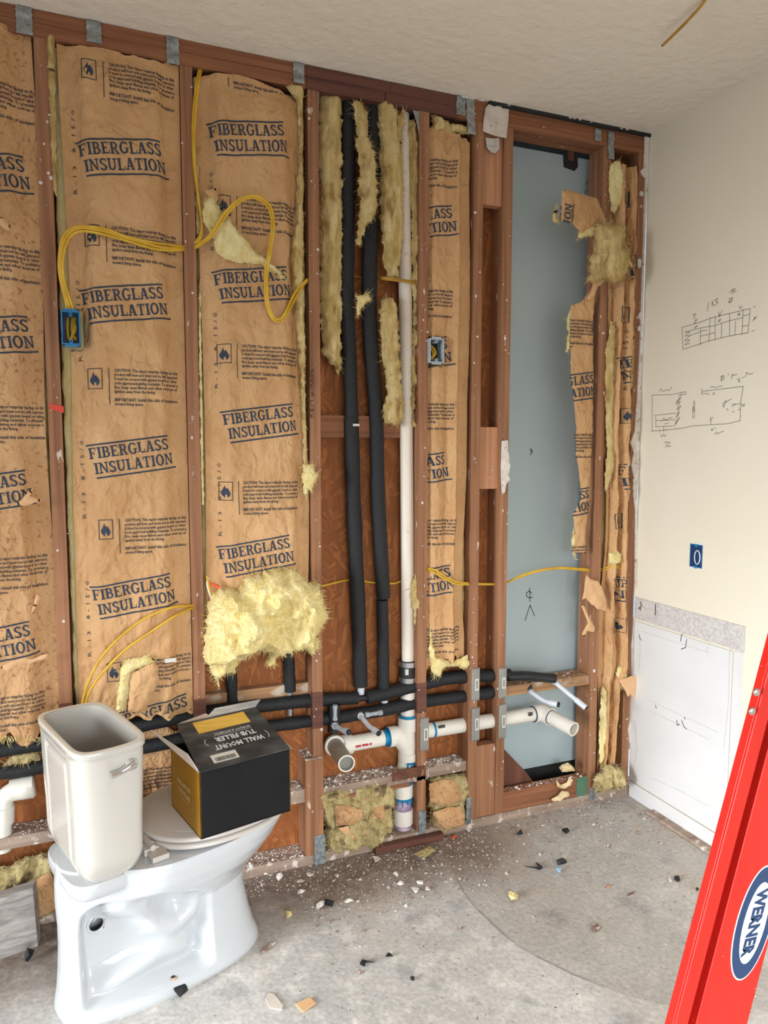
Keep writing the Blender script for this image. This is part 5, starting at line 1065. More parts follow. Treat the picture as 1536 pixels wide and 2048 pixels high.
cab('yellow cables dropping down the stud beside the torn batt', [
    [(402, 140, .01), (397, 170, -.01), (390, 240, -.012), (389, 320, -.012), (395, 380, -.012), (402, 430, -.012), (405, 462, -.012), (398, 484, -.008), (384, 492, .03)],
    [(398, 140, .01), (392, 175, -.008), (386, 245, -.008), (388, 330, -.008), (398, 400, -.008), (403, 440, -.01), (402, 466, -.01), (392, 484, -.004), (384, 490, .03)]])
cab('yellow cable looping over the torn batt and hanging in a long droop', [
    [(384, 494, .03), (394, 491, -.008), (420, 470, -.05), (450, 425, -.06), (480, 398, -.06), (512, 392, -.06), (540, 412, -.06), (548, 450, -.06), (542, 500, -.055), (535, 545, -.05), (536, 600, -.05), (546, 632, -.045), (560, 638, -.04), (572, 622, -.035), (590, 585, -.02), (609, 563, -.006), (620, 556, .03)],
    [(384, 497, .03), (394, 494, -.006), (424, 472, -.046), (454, 428, -.055), (482, 402, -.055), (510, 396, -.055), (536, 415, -.055), (544, 450, -.055), (538, 500, -.05), (531, 545, -.046), (532, 602, -.046), (544, 636, -.042), (560, 643, -.036), (576, 624, -.03), (594, 590, -.016), (610, 566, -.004), (620, 559, .03)]])
cab('yellow cables arching down beside the toilet tank', [
    [(395, 1210, .03), (382, 1211, -.006), (340, 1216, -.045), (290, 1237, -.05), (245, 1270, -.05), (205, 1312, -.05), (178, 1360, -.045), (166, 1402, -.03), (162, 1440, -.01)],
    [(395, 1216, .03), (382, 1217, -.006), (345, 1235, -.042), (300, 1265, -.045), (250, 1300, -.045), (210, 1340, -.045), (184, 1375, -.04), (172, 1405, -.028), (168, 1440, -.01)]])
cab('dusty yellow cable crossing behind the black upright pipes', [[(630, 548, .06), (660, 549, .065), (700, 552, .08), (745, 556, .08), (775, 559, .008), (800, 562, .004), (820, 565, .006), (845, 568, .03)], [(745, 554, .08), (775, 556, .010), (800, 559, .006), (820, 562, .008), (845, 564, .03)]], .0036, 'wire_old')
cab('low yellow cable passing through the studs to the opening', [
    [(620, 1178, .05), (660, 1168, .06), (690, 1161, .07), (715, 1160, .08), (745, 1165, .08), (780, 1167, .07), (800, 1163, .07), (848, 1140, .03), (868, 1145, -.03), (890, 1158, -.035), (912, 1168, -.03), (932, 1169, -.008), (950, 1169, .03), (985, 1169, .03), (1006, 1168, .03), (1040, 1154, .01), (1080, 1142, .005), (1120, 1137, .005), (1170, 1141, .02), (1200, 1142, .03), (1225, 1136, -.005), (1240, 1136, .0), (1245, 1140, .03)],
    [(848, 1136, .03), (870, 1140, -.03), (895, 1156, -.036), (915, 1164, -.03), (932, 1166, -.006), (950, 1167, .03), (1006, 1166, .03), (1045, 1150, .01), (1085, 1139, .006), (1125, 1135, .006), (1170, 1138, .02), (1200, 1138, .03), (1222, 1133, -.006), (1240, 1132, .0), (1246, 1136, .03)]], .0036, 'wire')
e = empty('cable', tuple(atz(1410, 0, ZC)), 'short yellow cable end poking out of the ceiling', 'cable', GC)
p0 = atz(1418, -10, ZC); p1 = p0+np.array([-.02, .05, -.012]); 
P = cat_rom([p0+np.array([0, 0, .002]), atz(1400, 14, ZC-.012), atz(1365, 52, ZC-.022), atz(1326, 90, ZC-.03)], 8)
MB().tube(P, .0042, 8).build('strand', MT['wire_old'], e, smooth=True); MB().tube([P[-1], P[-1]+(P[-1]-P[-2])*.4], .003, 8).build('cut_end', MT['dark_parts_shade'], e)
e = empty('wire_pigtail', tuple(at(420, 1185, -.01)), 'short stripped wires with an orange wire nut above the yellow clump', 'cable')
cable(MB(), p3([(426, 1200, -.02), (420, 1185, -.02), (416, 1165, -.02), (414, 1152, -.012)]), .003).build('yellow_wire', MT['wire'], e, smooth=True)
cable(MB(), p3([(423, 1200, -.02), (417, 1182, -.02), (414, 1165, -.018), (418, 1155, -.012)]), .0024).build('white_wire', MT['pex'], e, smooth=True)
MB().tube(p3([(420, 1166, -.02), (432, 1172, -.024), (443, 1178, -.028)]), [.003, .006, .0075], 10).build('wire_nut', MT['wire_nut'], e, smooth=True)

def ebox(name, label, x0, z0, x1, z1, Y, m, inner, cables, cat='electrical box'):
    e = empty(name, ((x0+x1)/2, Y, z0), label, cat)
    w = .004; dp = .055; b = MB()
    b.box((x0, Y, z0), (x0+w, Y+dp, z1)); b.box((x1-w, Y, z0), (x1, Y+dp, z1)); b.box((x0+w, Y, z0), (x1-w, Y+dp, z0+w)); b.box((x0+w, Y, z1-w), (x1-w, Y+dp, z1)); b.box((x0+w, Y+dp-w, z0+w), (x1-w, Y+dp, z1-w))
    o = b.build('box_shell', MT[m], e, bevel=.0008)
    MB().box((x0+w, Y+dp-w-.0006, z0+w), (x1-w, Y+dp-w, z1-w)).build('box_interior', MT[inner], e)  # darker sheet paints in the shade at the back of the box
    cx = (x0+x1)/2
    for z, s in ((z0+w, 1), (z1-w, -1)):
        t = MB().tube([(cx, Y+.001, z+s*.006), (cx, Y+.03, z+s*.006)], .006, 12).build('screw_boss', MT[m], e, smooth=True)
        MB().tube([(cx, Y-.0005, z+s*.006), (cx, Y+.001, z+s*.006)], .0025, 10).build('screw_hole', MT['dark_parts_shade'], t)
    for s in (z0-.006, z1+.0):
        MB().box((cx-.018, Y+.002, s), (cx+.018, Y+.008, s+.006)).build('mounting_ear', MT[m], e, bevel=.001)
    for k, c in enumerate(cables): cable(MB(), c, .0042).build('cable_end', MT['wire'], e, smooth=True)
    return e
p = at(121, 620, -.03); q = at(162, 690, -.03); x0, x1, z0, z1 = p[0], q[0], q[2]+.0, p[2]
ebox('electrical_box', 'bright blue plastic electrical box with cut yellow cables on the left stud', x0, z0, x1, z1, -.03, 'bluebox', 'bluebox_dark', [
    [(x0+.018, .018, z1-.012), (x0+.016, .01, z1-.04), (x0+.018, .0, z0+.02)], [(x1-.022, .018, z1-.012), (x0+.038, .0, z1-.05), (x0+.02, -.012, z0+.014)], [(x1-.014, .018, z1-.012), (x0+.03, -.006, z1-.06), (x0+.026, -.014, z0+.012)],
    [(x0+.03, .016, z1-.02), (x1-.024, .002, z1-.055), (x1-.014, -.008, z0+.016)]])
p = at(860, 676, -.02); q = at(888, 726, -.02); x0, x1, z0, z1 = p[0], q[0], q[2], p[2]
ebox('electrical_box', 'pale grey plastic electrical box with curled yellow cable on the narrow batt', x0, z0, x1, z1, -.02, 'greybox', 'dark_parts_shade', [[(x0+.01, .028, z1-.01), (x0+.028, .01, z1-.03), (x0+.03, -.002, z1-.05), (x0+.016, .0, z0+.014)], [(x0+.008, .028, z1-.02), (x0+.022, .014, z1-.035), (x0+.024, .002, z1-.055), (x0+.012, .006, z0+.012)]])
# blue box recessed in the right wall
e = empty('wall_electrical_box', tuple(atx(1393, 1135, XR)), 'dark blue electrical box set in the right wall with a looped wire end', 'electrical box')
a = atx(1381, 1082, XR); c = atx(1404, 1138, XR); y0, y1, z0, z1 = a[1], c[1], c[2]+.004, a[2]-.012
X = XR-.0012
b = MB(); w = .003
b.box((X, y1, z0), (X+.01, y1+w, z1)); b.box((X, y0-w, z0), (X+.01, y0, z1)); b.box((X, y1, z0-w), (X+.01, y0, z0)); b.box((X, y1, z1), (X+.01, y0, z1+w)); b.build('box_rim', MT['bluebox'], e)
MB().box((X+.0004, y1, z0), (X+.004, y0, z1)).build('box_interior', MT['bluebox_dark'], e)  # dark plate painted in for the shaded depth of the box
t = np.linspace(0, 2*math.pi, 22); cy = y0+(y1-y0)*.66; cz = (z0+z1)/2-.004
MB().tube([(X-.003, cy+.013*math.cos(k), cz+.026*math.sin(k)) for k in t], .0022, 8).build('wire_loop', MT['pex'], e, smooth=True)
for z in (z0, z1): MB().box((X-.001, (y0+y1)/2-.006, z-.006), (X+.002, (y0+y1)/2+.006, z+.004)).build('screw_tab', MT['bluebox'], e)

# ------------------------------------------------------------------ toilet
TX, TY, TA = -.742, -.394, math.radians(18)
def TL(P):
    P = np.asarray(P, float); c, s = math.cos(TA), math.sin(TA)
    return np.stack([TX+P[..., 0]*c-P[..., 1]*s, TY+P[..., 0]*s+P[..., 1]*c, P[..., 2]], -1)
te = empty('toilet', (TX, TY, 0), 'white toilet without a tank lid standing on the concrete, box on its seat', 'toilet')
KZ = np.array([0, .012, .03, .06, .12, .19, .235, .27, .31, .35, .385, .402, .41])
KR = np.array([-.106, -.110, -.108, -.103, -.098, -.096, -.096, -.098, -.10, -.10, -.098, -.096, -.092])
KF = np.array([.468, .472, .468, .456, .440, .428, .430, .452, .496, .532, .556, .562, .558])
KW = np.array([.130, .134, .131, .124, .118, .114, .118, .138, .165, .182, .190, .191, .187])
KN = np.array([2.8, 2.8, 2.8, 2.8, 2.8, 2.6, 2.5, 2.4, 2.3, 2.3, 2.3, 2.3, 2.3])
nz_, na = 110, 220
zl = np.concatenate([np.linspace(0, .385, nz_-12), np.linspace(.388, .41, 12)])
ang = np.linspace(0, 2*math.pi, na, endpoint=False)
def seg_d(x, z, path):
    d = np.full(np.shape(x), 9.)
    for (ax, az), (bx_, bz) in zip(path[:-1], path[1:]):
        ex, ez = bx_-ax, bz-az; t = np.clip(((x-ax)*ex+(z-az)*ez)/(ex*ex+ez*ez), 0, 1); d = np.minimum(d, np.hypot(x-ax-t*ex, z-az-t*ez))
    return d
rows = []
for z in zl:
    r_, f_, w_, n_ = (np.interp(z, KZ, k) for k in (KR, KF, KW, KN))
    c, s = np.cos(ang), np.sin(ang)
    x = (r_+f_)/2+(f_-r_)/2*np.sign(c)*np.abs(c)**(2/n_)
    yv = w_*np.sign(s)*np.abs(s)**(2/n_)
    rear = .30*ss(.14, -.08, x)*np.maximum(ss(.25, .36, z), .45)              # the deck under the tank is narrower than the bowl
    yv = yv*(1-rear)
    # pocket in both sides with the trapway standing out of it
    topz = .315-.06*ss(.10, .26, x)-.03*ss(.0, -.09, x)
    mask = ss(-.068, -.030, x)*ss(.285, .245, x)*ss(.030, .055, z)*ss(topz+.02, topz-.02, z)
    dep = .064*mask
    tw = seg_d(x, z, [(.03, .30), (.08, .265), (.13, .20), (.18, .175), (.235, .20), (.25, .26)])
    dep = dep-.054*mask*np.exp(-(tw/.040)**2)
    tw2 = seg_d(x, z, [(-.03, .055), (.06, .085), (.14, .105), (.20, .10)])
    dep = dep-.030*mask*np.exp(-(tw2/.036)**2)
    yv = np.sign(yv)*np.maximum(np.abs(yv)-np.clip(dep, 0, .09), .022)*np.where(np.abs(yv) < .022, np.abs(yv)/.022, 1)
    rows.append(np.stack([x, yv, 0*x+z], -1))
R_ = np.array(rows); W_ = TL(R_)
HX, HZ, HR = -.008, .226, .021                               # round hole through the pocket wall
fs = []
for i in range(len(zl)-1):
    for j in range(na):
        k = (j+1) % na; cx_ = (R_[i, j]+R_[i+1, k])/2
        if (cx_[0]-HX)**2+(cx_[2]-HZ)**2 < HR**2: continue
        fs.append((i*na+j, i*na+k, (i+1)*na+k, (i+1)*na+j))
b = MB(); b.add(W_.reshape(-1, 3), fs); b.add(W_[-1], [tuple(range(na))]); b.add(W_[0], [tuple(range(na))])
bowl = b.build('bowl', MT['porc'], te, smooth=True, weld=True)
for s in (-1, 1):
    yh = s*float(np.min(np.abs(R_[..., 1][(np.hypot(R_[..., 0]-HX, R_[..., 2]-HZ) < HR+.006)])))+s*.002
    MB().tube(TL([(HX+(HR+.001)*math.cos(t), yh, HZ+(HR+.001)*math.sin(t)) for t in np.linspace(0, 2*math.pi, 26)]), .004, 8, cap=False).build('hole_rim', MT['porc'], bowl, smooth=True)
p = TL([(.165, -.108, .036)])[0]; MB().sphere(tuple(p), .012, 8, (1.2, 1, .4)).build('bolt_hole_rim', MT['grime'], bowl, smooth=True); MB().sphere((p[0], p[1], p[2]+.003), .006, 6, (1.2, 1, .5)).build('bolt_hole', MT['dark_parts_shade'], bowl)
MB().tube(TL([(-.02, -.118, .375), (-.02, -.118, .392)]), .011, 14).build('tank_bolt', MT['dark_parts_shade'], bowl, smooth=True)
# ledge under the tank
b = MB(); t = np.linspace(0, 2*math.pi, 64, endpoint=False); rows = []
for z, g in ((.352, .80), (.362, .95), (.378, 1.0), (.398, 1.0), (.404, .97)):
    rows.append(TL(np.stack([-.004+.092*g*np.sign(np.cos(t))*np.abs(np.cos(t))**.5, .142*g*np.sign(np.sin(t))*np.abs(np.sin(t))**.5, 0*t+z], -1)))
rows = np.array(rows); rows = np.concatenate([rows, rows[:, :1]], 1); b.grid(rows); b.add(rows[-1, :-1], [tuple(range(64))]); b.add(rows[0, :-1], [tuple(range(64))])
b.build('tank_ledge', MT['porc'], te, smooth=True, weld=True)
# seat and lid
def dshape(x0, x1, hw, n=60, k=2.2):
    t = np.linspace(0, 2*math.pi, n, endpoint=False); c, s = np.cos(t), np.sin(t)
    x = (x0+x1)/2+(x1-x0)/2*np.sign(c)*np.abs(c)**(2/k); y = hw*np.sign(s)*np.abs(s)**(2/k)
    return np.stack([x, y], -1)
def slab(x0, x1, hw, z0, z1, name, m, parent, rnd=.006, k=2.3):
    rows = []
    for z, g in ((z0, rnd), (z0+rnd*.6, 0), (z1-rnd, 0), (z1-rnd*.3, rnd*.4), (z1, rnd*1.2)):
        d = dshape(x0+g, x1-g, hw-g, 72, k); rows.append(TL(np.concatenate([d, np.full((72, 1), z)], 1)))
    rows = np.array(rows); rr_ = np.concatenate([rows, rows[:, :1]], 1); b = MB(); b.grid(rr_); b.add(rows[-1], [tuple(range(72))]); b.add(rows[0], [tuple(range(72))])
    return b.build(name, MT[m], parent, smooth=True, weld=True)
seat = slab(.115, .565, .192, .414, .429, 'seat', 'lid', te); lid = slab(.12, .562, .188, .431, .445, 'seat_lid', 'lid', te)
slab(.155, .53, .155, .4452, .4458, 'lid_panel', 'lid', lid, .0002)
for s in (-1, 1):
    hg = MB().box((.095, s*.09-.022, .411), (.135, s*.09+.022, .430)).build('hinge_block', MT['lid'], te, bevel=.003); hg.data.transform(Matrix(((math.cos(TA), -math.sin(TA), 0, TX), (math.sin(TA), math.cos(TA), 0, TY), (0, 0, 1, 0), (0, 0, 0, 1))))
    MB().tube(TL([(.115, s*.09-.03, .434), (.115, s*.09+.03, .434)]), .008, 12).build('hinge_pin', MT['lid'], hg, smooth=True)
MB().tube(TL([(.118, -.10, .436), (.118, .10, .436)]), .007, 12).build('hinge_bar', MT['lid'], te, smooth=True)
hb = MB().box((.10, -.155, .411), (.145, -.10, .426)).build('hinge_cover', MT['lid'], te, bevel=.002); hb.data.transform(Matrix(((math.cos(TA), -math.sin(TA), 0, TX), (math.sin(TA), math.cos(TA), 0, TY), (0, 0, 1, 0), (0, 0, 0, 1))))
# tank: open box with bowed short ends
def tank_sec(z, inset=0, n=400):
    g = ss(.40, .47, z); hx = .066+.016*g+.006*ss(.47, .76, z)-inset; hy = .140+.024*g+.008*ss(.47, .76, z)-inset
    t = np.linspace(0, 2*math.pi, n, endpoint=False); c, s = np.cos(t), np.sin(t)
    e_ = .26; x = hx*np.sign(c)*np.abs(c)**e_; y = hy*np.sign(s)*np.abs(s)**e_
    y = y*(1+.085*(1-(x/hx)**2)); x = x*(1+.03*(1-np.clip(y/hy, -1, 1)**2)*(x > 0))
    return np.stack([x, y, 0*t+z], -1)
zo = np.concatenate([[.405, .408, .414, .424], np.linspace(.44, .742, 30), [.746, .752, .757, .760]])
rows = []
for z in zo:
    ins = .012*(1-ss(.405, .424, z))+(-.004 if z > .744 else 0)+(.002 if z > .758 else 0)
    rows.append(tank_sec(z, ins))
inn = [tank_sec(z, .012) for z in (.760, .757, .74, .60, .48, .43)]; inn[0] = tank_sec(.760, .008)
R2 = np.array(rows+inn)
# pressed panel on the wall-side face
x, y, z = R2[..., 0], R2[..., 1], R2[..., 2]; no = len(rows)
out = np.zeros(x.shape, bool); out[:no] = True
pan = out & (x < -.05); gro = np.exp(-((np.abs(y)-.085)/.005)**2)*ss(.715, .70, z)+np.exp(-((z-.708)/.006)**2)*ss(.09, .085, np.abs(y))
R2[..., 0] = np.where(pan, x+.006*gro, x)
W2 = TL(R2); W2 = np.concatenate([W2, W2[:, :1]], 1); b = MB(); b.grid(W2); b.add(W2[0, :-1], [tuple(range(400))]); b.add(W2[-1, :-1], [tuple(range(400))])
tank = b.build('tank', MT['porc_bone'], te, smooth=True, weld=True)
rim = np.array([tank_sec(.7605, -.003), tank_sec(.7615, .002), tank_sec(.7605, .009)]); rim = TL(np.concatenate([rim, rim[:, :1]], 1)); b = MB(); b.grid(rim); b.build('tank_rim', MT['porc_raw'], tank, smooth=True)
nut = MB().box((.052, -.150, .66), (.072, -.120, .70)).build('inside_bracket', MT['lid'], tank, bevel=.004); nut.data.transform(Matrix(((math.cos(TA), -math.sin(TA), 0, TX), (math.sin(TA), math.cos(TA), 0, TY), (0, 0, 1, 0), (0, 0, 0, 1))))
yl = -.184
lv = MB().tube(TL([(.040, yl+.006, .708), (.040, yl-.006, .708)]), .0155, 24).build('flush_lever', MT['chrome'], te, smooth=True, bevel=.002)
MB().tube(cat_rom(TL([(.044, yl-.010, .712), (.030, yl-.013, .709), (.008, yl-.014, .702), (-.014, yl-.014, .699)]), 6), np.concatenate([np.linspace(.012, .0075, 12), np.linspace(.0075, .0085, 7)]), 14).build('lever_arm', MT['chrome'], lv, smooth=True)

# ------------------------------------------------------------------ tub filler carton
bx0 = np.array([-.475, -.500, .4465]); ba = math.radians(13.5)
ux = np.array([math.cos(ba), math.sin(ba), 0]); uy = np.array([-math.sin(ba), math.cos(ba), 0]); uz = np.array([0, 0, 1.])
BW, BD, BH = .270, .225, .183
def BP(x, y, z): return bx0+ux*x+uy*y+uz*z
ce = empty('carton', tuple(BP(BW/2, BD/2, 0)), 'black and mustard tub filler carton with open flaps lying on the toilet seat', 'box')
def panel(name, a, b_, c, d, m, parent=ce, th=.003):
    P = [np.array(q, float) for q in (a, b_, c, d)]; n = np.cross(P[1]-P[0], P[3]-P[0]); n /= np.linalg.norm(n)
    return MB().prism(P, n*th, (0, 0, 0)).build(name, MT[m], parent)
fr = panel('front_panel', BP(0, 0, 0), BP(BW, 0, 0), BP(BW, 0, BH), BP(0, 0, BH), 'card_black', th=-.003)
lf = panel('side_panel', BP(0, .0, 0), BP(0, BD, 0), BP(0, BD, BH), BP(0, .0, BH), 'card_gold', th=.003)
panel('side_panel', BP(BW, .0, 0), BP(BW, BD, 0), BP(BW, BD, BH), BP(BW, .0, BH), 'card_gold', th=-.003)
panel('back_panel', BP(0, BD, 0), BP(BW, BD, 0), BP(BW, BD, BH), BP(0, BD, BH), 'card_black')
panel('bottom_panel', BP(0, 0, .001), BP(BW, 0, .001), BP(BW, BD, .001), BP(0, BD, .001), 'card_black', th=.003)
tt = math.radians(17); fu = uy*math.cos(tt)+uz*math.sin(tt); fn = np.cross(ux, fu); T0 = BP(0, 0, BH+.001); FLN = .215
def TP(x, y, h=.0): return T0+ux*x+fu*y+fn*h
top = panel('top_flap', TP(0, 0), TP(BW, 0), TP(BW-.012, FLN), TP(.012, FLN), 'card_dusty', th=.003)
panel('flap_tongue', TP(.10, FLN), TP(BW-.012, FLN), TP(BW+.03, FLN+.05)+uz*-.012, TP(.15, FLN+.055)+uz*-.012, 'tape', top, .002)
panel('torn_edge', TP(.012, FLN), TP(.12, FLN), TP(.11, FLN+.028)-uz*.004, TP(.03, FLN+.012)-uz*.004, 'card_in', top, .002)
panel('side_flap', BP(0, .004, BH), BP(0, BD-.01, BH), BP(-.055, BD+.01, BH+.055), BP(-.012, .06, BH+.035), 'card_in', th=.003)
panel('side_flap', BP(BW, .004, BH), BP(BW, BD-.01, BH), BP(BW+.035, BD-.05, BH-.012), BP(BW+.032, .05, BH-.02), 'card_in', th=.003)
HH = .0034
def top_q(name, x0, y0, x1, y1, m, h=HH): return MB().add([TP(x0, y0, h), TP(x1, y0, h), TP(x1, y1, h), TP(x0, y1, h)], [(0, 1, 2, 3)]).build(name, MT[m], top)
gl = top_q('gold_label', .055, .152, .215, .205, 'gold_label')
def top_text(s, cx, y, width, cap, m='white_ink', bold=.02):
    v, f = text_fit(s, 0, 0, width, cap, bold); b = MB()
    b.add([TP(cx+width/2-px_, y-py_, HH+.0004) for px_, py_ in v], f)       # printed upside down as seen from the front
    return b.build('top_lettering', MT[m], top)
top_text('WALL MOUNT', .148, .086, .150, .020, bold=.035); top_text('TUB FILLER', .148, .118, .125, .020, bold=.035); top_text('QUALITY & ESTHETIC', .150, .138, .112, .008)
strokes([[(.09, .126), (.205, .126)]], lambda x, y: TP(x, y, HH), .0012, None, fn, .0004).build('top_rule', MT['white_ink'], top)
strokes([[(.232+.008*math.cos(t), .084+.016*math.sin(t)) for t in np.linspace(-1.3, 1.3, 9)], [(.064-.008*math.cos(t), .106+.014*math.sin(t)) for t in np.linspace(-1.3, 1.3, 9)]], lambda x, y: TP(x, y, HH), .002, None, fn, .0004).build('top_brackets', MT['white_ink'], top)
st = top_q('barcode_sticker', .048, .018, .122, .052, 'sticker')
b = MB(); rr = random.Random(2); x = .056
while x < .114:
    w = rr.choice((.0008, .0012, .002)); b.add([TP(x, .022, HH+.0005), TP(x+w, .022, HH+.0005), TP(x+w, .038, HH+.0005), TP(x, .038, HH+.0005)], [(0, 1, 2, 3)]); x += w+rr.choice((.0008, .0014))
b.build('barcode', MT['black'], st)
def side_text(s, y, z, width, cap, m='gold_ink'):
    v, f = text_fit(s, 0, 0, width, cap, .02); b = MB()
    b.add([BP(-.0038, y-px_, z+py_) for px_, py_ in v], f); return b.build('side_lettering', MT[m], lf)
side_text('WALL MOUNT', .165, .100, .105, .016); side_text('TUB FILLER', .155, .076, .09, .016)
strokes([[(.150, .066), (.072, .066)]], lambda y, z: BP(-.0034, y, z), .001, None, -ux, .0004).build('side_rule', MT['gold_ink'], lf)
strokes([[(.182+.007*math.cos(t), .118+.014*math.sin(t)) for t in np.linspace(-1.3, 1.3, 9)], [(.052-.007*math.cos(t), .074+.014*math.sin(t)) for t in np.linspace(-1.3, 1.3, 9)]], lambda y, z: BP(-.0034, y, z), .0015, None, -ux, .0004).build('side_brackets', MT['gold_ink'], lf)

# ------------------------------------------------------------------ ladder
LY = -1.65
le = empty('stepladder', (.0, LY, 0), 'red fiberglass stepladder leaning at the right edge with a blue and white oval sticker', 'ladder')
pA, pB = at(1393, 2048, LY), at(1536, 1504, LY); sl = (pB[0]-pA[0])/(pB[2]-pA[2]); ldir = np.array([sl, 0, 1.])/math.hypot(sl, 1); lw = np.array([1, 0, -sl])/math.hypot(sl, 1)
LN = 1.95
org = pA-ldir*(pA[2]/ldir[2])
WR = .108
def LP(a, l, d=0.): return org+lw*a+ldir*l+np.array([0, d, 0])
def channel(name, a0, a1, y0, y1, l0, l1, m='red', parent=le, wall=.004, flip=False):
    b = MB()
    def bar(aa, ab, ya, yb):
        P = [LP(aa, l0, ya), LP(ab, l0, ya), LP(ab, l0, yb), LP(aa, l0, yb)]; b.prism(P, ldir*(l1-l0), (0, 0, 0))
    bar(a0, a1, y0, y0+wall); bar(a0, a0+wall, y0+wall, y1); bar(a1-wall, a1, y0+wall, y1)
    return b.build(name, MT[m], parent, bevel=.0012)
rf = channel('front_rail', 0, WR, 0, .03, .02, LN)
rr_ = channel('rear_rail', -.042, -.017, 0, .018, .02, LN-.1)
MB().prism([LP(-.018, .02, .024), LP(.0, .02, .024), LP(.0, .02, .028), LP(-.018, .02, .028)], ldir*(LN-.12), (0, 0, 0)).build('gap_shade_plate', MT['red'], le)  # added plate, set back so the gap between the rails falls into shade
channel('front_rail', .50, .50+WR, 0, .03, .02, LN); channel('rear_rail', .50+WR+.006, .50+WR+.052, .012, .04, .02, LN-.1)
for k in range(6):
    l = .30*(k+1)-.02
    P = [LP(.075, l, .008), LP(.59, l, .008), LP(.59, l, .075), LP(.075, l, .075)]
    MB().prism(P, ldir*.028, (0, 0, 0)).build('step', MT['alu'], le, bevel=.002)
    MB().tube([LP(.03, l-.10, .050), LP(.58, l-.10, .050)], .008, 10).build('rear_brace', MT['alu'], le, smooth=True)
P = [LP(-.06, LN, -.03), LP(.67, LN, -.03), LP(.67, LN, .10), LP(-.06, LN, .10)]; MB().prism(P, ldir*.04, (0, 0, 0)).build('top_cap', MT['red'], le, bevel=.004)
for a0 in (-.002, .498): MB().prism([LP(a0, .0, -.004), LP(a0+WR+.004, .0, -.004), LP(a0+WR+.004, .0, .034), LP(a0, .0, .034)], ldir*.05, (0, 0, 0)).build('rubber_foot', MT['dark_parts_shade'], le, bevel=.003)
def rivet(px, py, r=.0062, Y=None, par=rr_):
    p = at(px, py, LY if Y is None else Y); MB().sphere((p[0], p[1]-.001, p[2]), r, 10, (1, .5, 1)).build('rivet', MT['alu'], par, smooth=True)
rivet(1512, 1384); rivet(1503, 1422); rivet(1510, 1992, .003, LY, rf)
p = at(1531, 2010, LY-.001)
MB().prism([LP(WR-.004, .56, .004), LP(WR+.06, .56, .004), LP(WR+.06, .66, .004), LP(WR-.004, .66, .004)], (0, .003, 0), (0, 0, 0)).build('step_bracket', MT['alu'], le, bevel=.002)
# oval sticker on the rail web
oc = at(1508, 1845, LY); la = float((oc-org)@lw); ll = float((oc-org)@ldir)
def oval(name, ra, rl, h, m, parent):
    t = np.linspace(0, 2*math.pi, 56, endpoint=False); return MB().prism([LP(la+ra*math.cos(k), ll+rl*math.sin(k), -h) for k in t], (0, .0003, 0), (0, 0, 0)).build(name, MT[m], parent)
ov = oval('oval_sticker', .0385, .089, .0006, 'stk_white', rf); oval('sticker_field', .0362, .0865, .0010, 'navy', ov); oval('sticker_center', .0235, .063, .0014, 'stk_white', ov)
v, f = text_fit('WERNER', 0, 0, .106, .0225, .045); b = MB()
b.add([LP(la-.0105+py_, ll+.052-px_+py_*.22, -.0019) for px_, py_ in v], f); b.build('sticker_lettering', MT['navy'], ov)

# ------------------------------------------------------------------ things on the floor
e = empty('plank_offcut', tuple(atz(40, 1900)), 'weathered grey plank offcut leaning at the left edge of the frame', 'plank')
a = atz(76, 1893, 0); tl = at(66, 1775, a[1]+.03)
P = [a, a+np.array([-.30, -.06, 0]), np.array([tl[0]-.30, tl[1]-.06, tl[2]-.012]), tl]
MB().prism(P, (.006, .036, .004), (0, 0, 0)).build('board', MT['greywood'], e, bevel=.0015)
def chunk(name, label, cat, px, py, size, m, seed, sq=(1, 1, .6), group=None, curl=False):
    p = atz(px, py, 0); r = np.random.RandomState(seed)
    bm = bmesh.new(); bmesh.ops.create_icosphere(bm, subdivisions=2 if curl else 1, radius=1.15)
    V = np.array([v.co[:] for v in bm.verts]); d = 1+1.5*fbm(V*1.7+seed*3.1, 3, seed)
    V = V*d[:, None]*np.array(sq)*size
    if curl:                                                     # piece of a pipe sleeve: a bent shell
        t = V[:, 0]/size; V[:, 2] = V[:, 2]*.5; V[:, 1] = V[:, 1]*.6+size*1.0*(1-t*t)
    a = r.uniform(0, 6.28); c, s = math.cos(a), math.sin(a); V = np.stack([V[:, 0]*c-V[:, 1]*s, V[:, 0]*s+V[:, 1]*c, V[:, 2]], 1)
    V[:, 2] -= V[:, 2].min()-.0005
    for v, q in zip(bm.verts, V): v.co = q
    me = bpy.data.meshes.new(name); bm.to_mesh(me); bm.free(); me.materials.append(MT[m])
    o = bpy.data.objects.new(name, me); COL.objects.link(o); o.location = tuple(p)
    return tag(o, label, cat, group)
GF = 'black foam scraps on the floor'
for k, (px, py, s, lab) in enumerate((
    (1040, 1669, .013, 'black foam scrap, leftmost of the pair near the opening'), (1132, 1668, .014, 'black foam scrap, rightmost of the pair near the opening'), (1073, 1736, .014, 'curled black foam scrap left of the pale blue chip'),
    (1124, 1729, .014, 'ragged black foam scrap just above the pale blue chip'), (658, 1812, .014, 'square black foam scrap in the dirt right of the toilet pedestal'), (733, 1933, .014, 'largest black foam crumb of three in the middle of the floor'),
    (777, 1914, .009, 'small black foam crumb behind the largest of three'), (824, 1962, .009, 'small black foam crumb in front of the largest of three'), (360, 1984, .020, 'black foam scrap touching the toilet base'),
    (56, 1924, .020, 'black foam scrap in front of the grey plank'), (1395, 1652+130, .005, 'tiny black foam crumb near the red ladder'))):
    chunk('foam_scrap', lab, 'foam scrap', px, py, s, 'foam', 100+k, (1, .75, .6), GF, curl=(k in (2, 5)))
chunk('plastic_chip', 'pale blue plastic chip on the concrete among black scraps', 'chip', 1116, 1744, .009, 'bluechip', 120, (1, .8, .7))
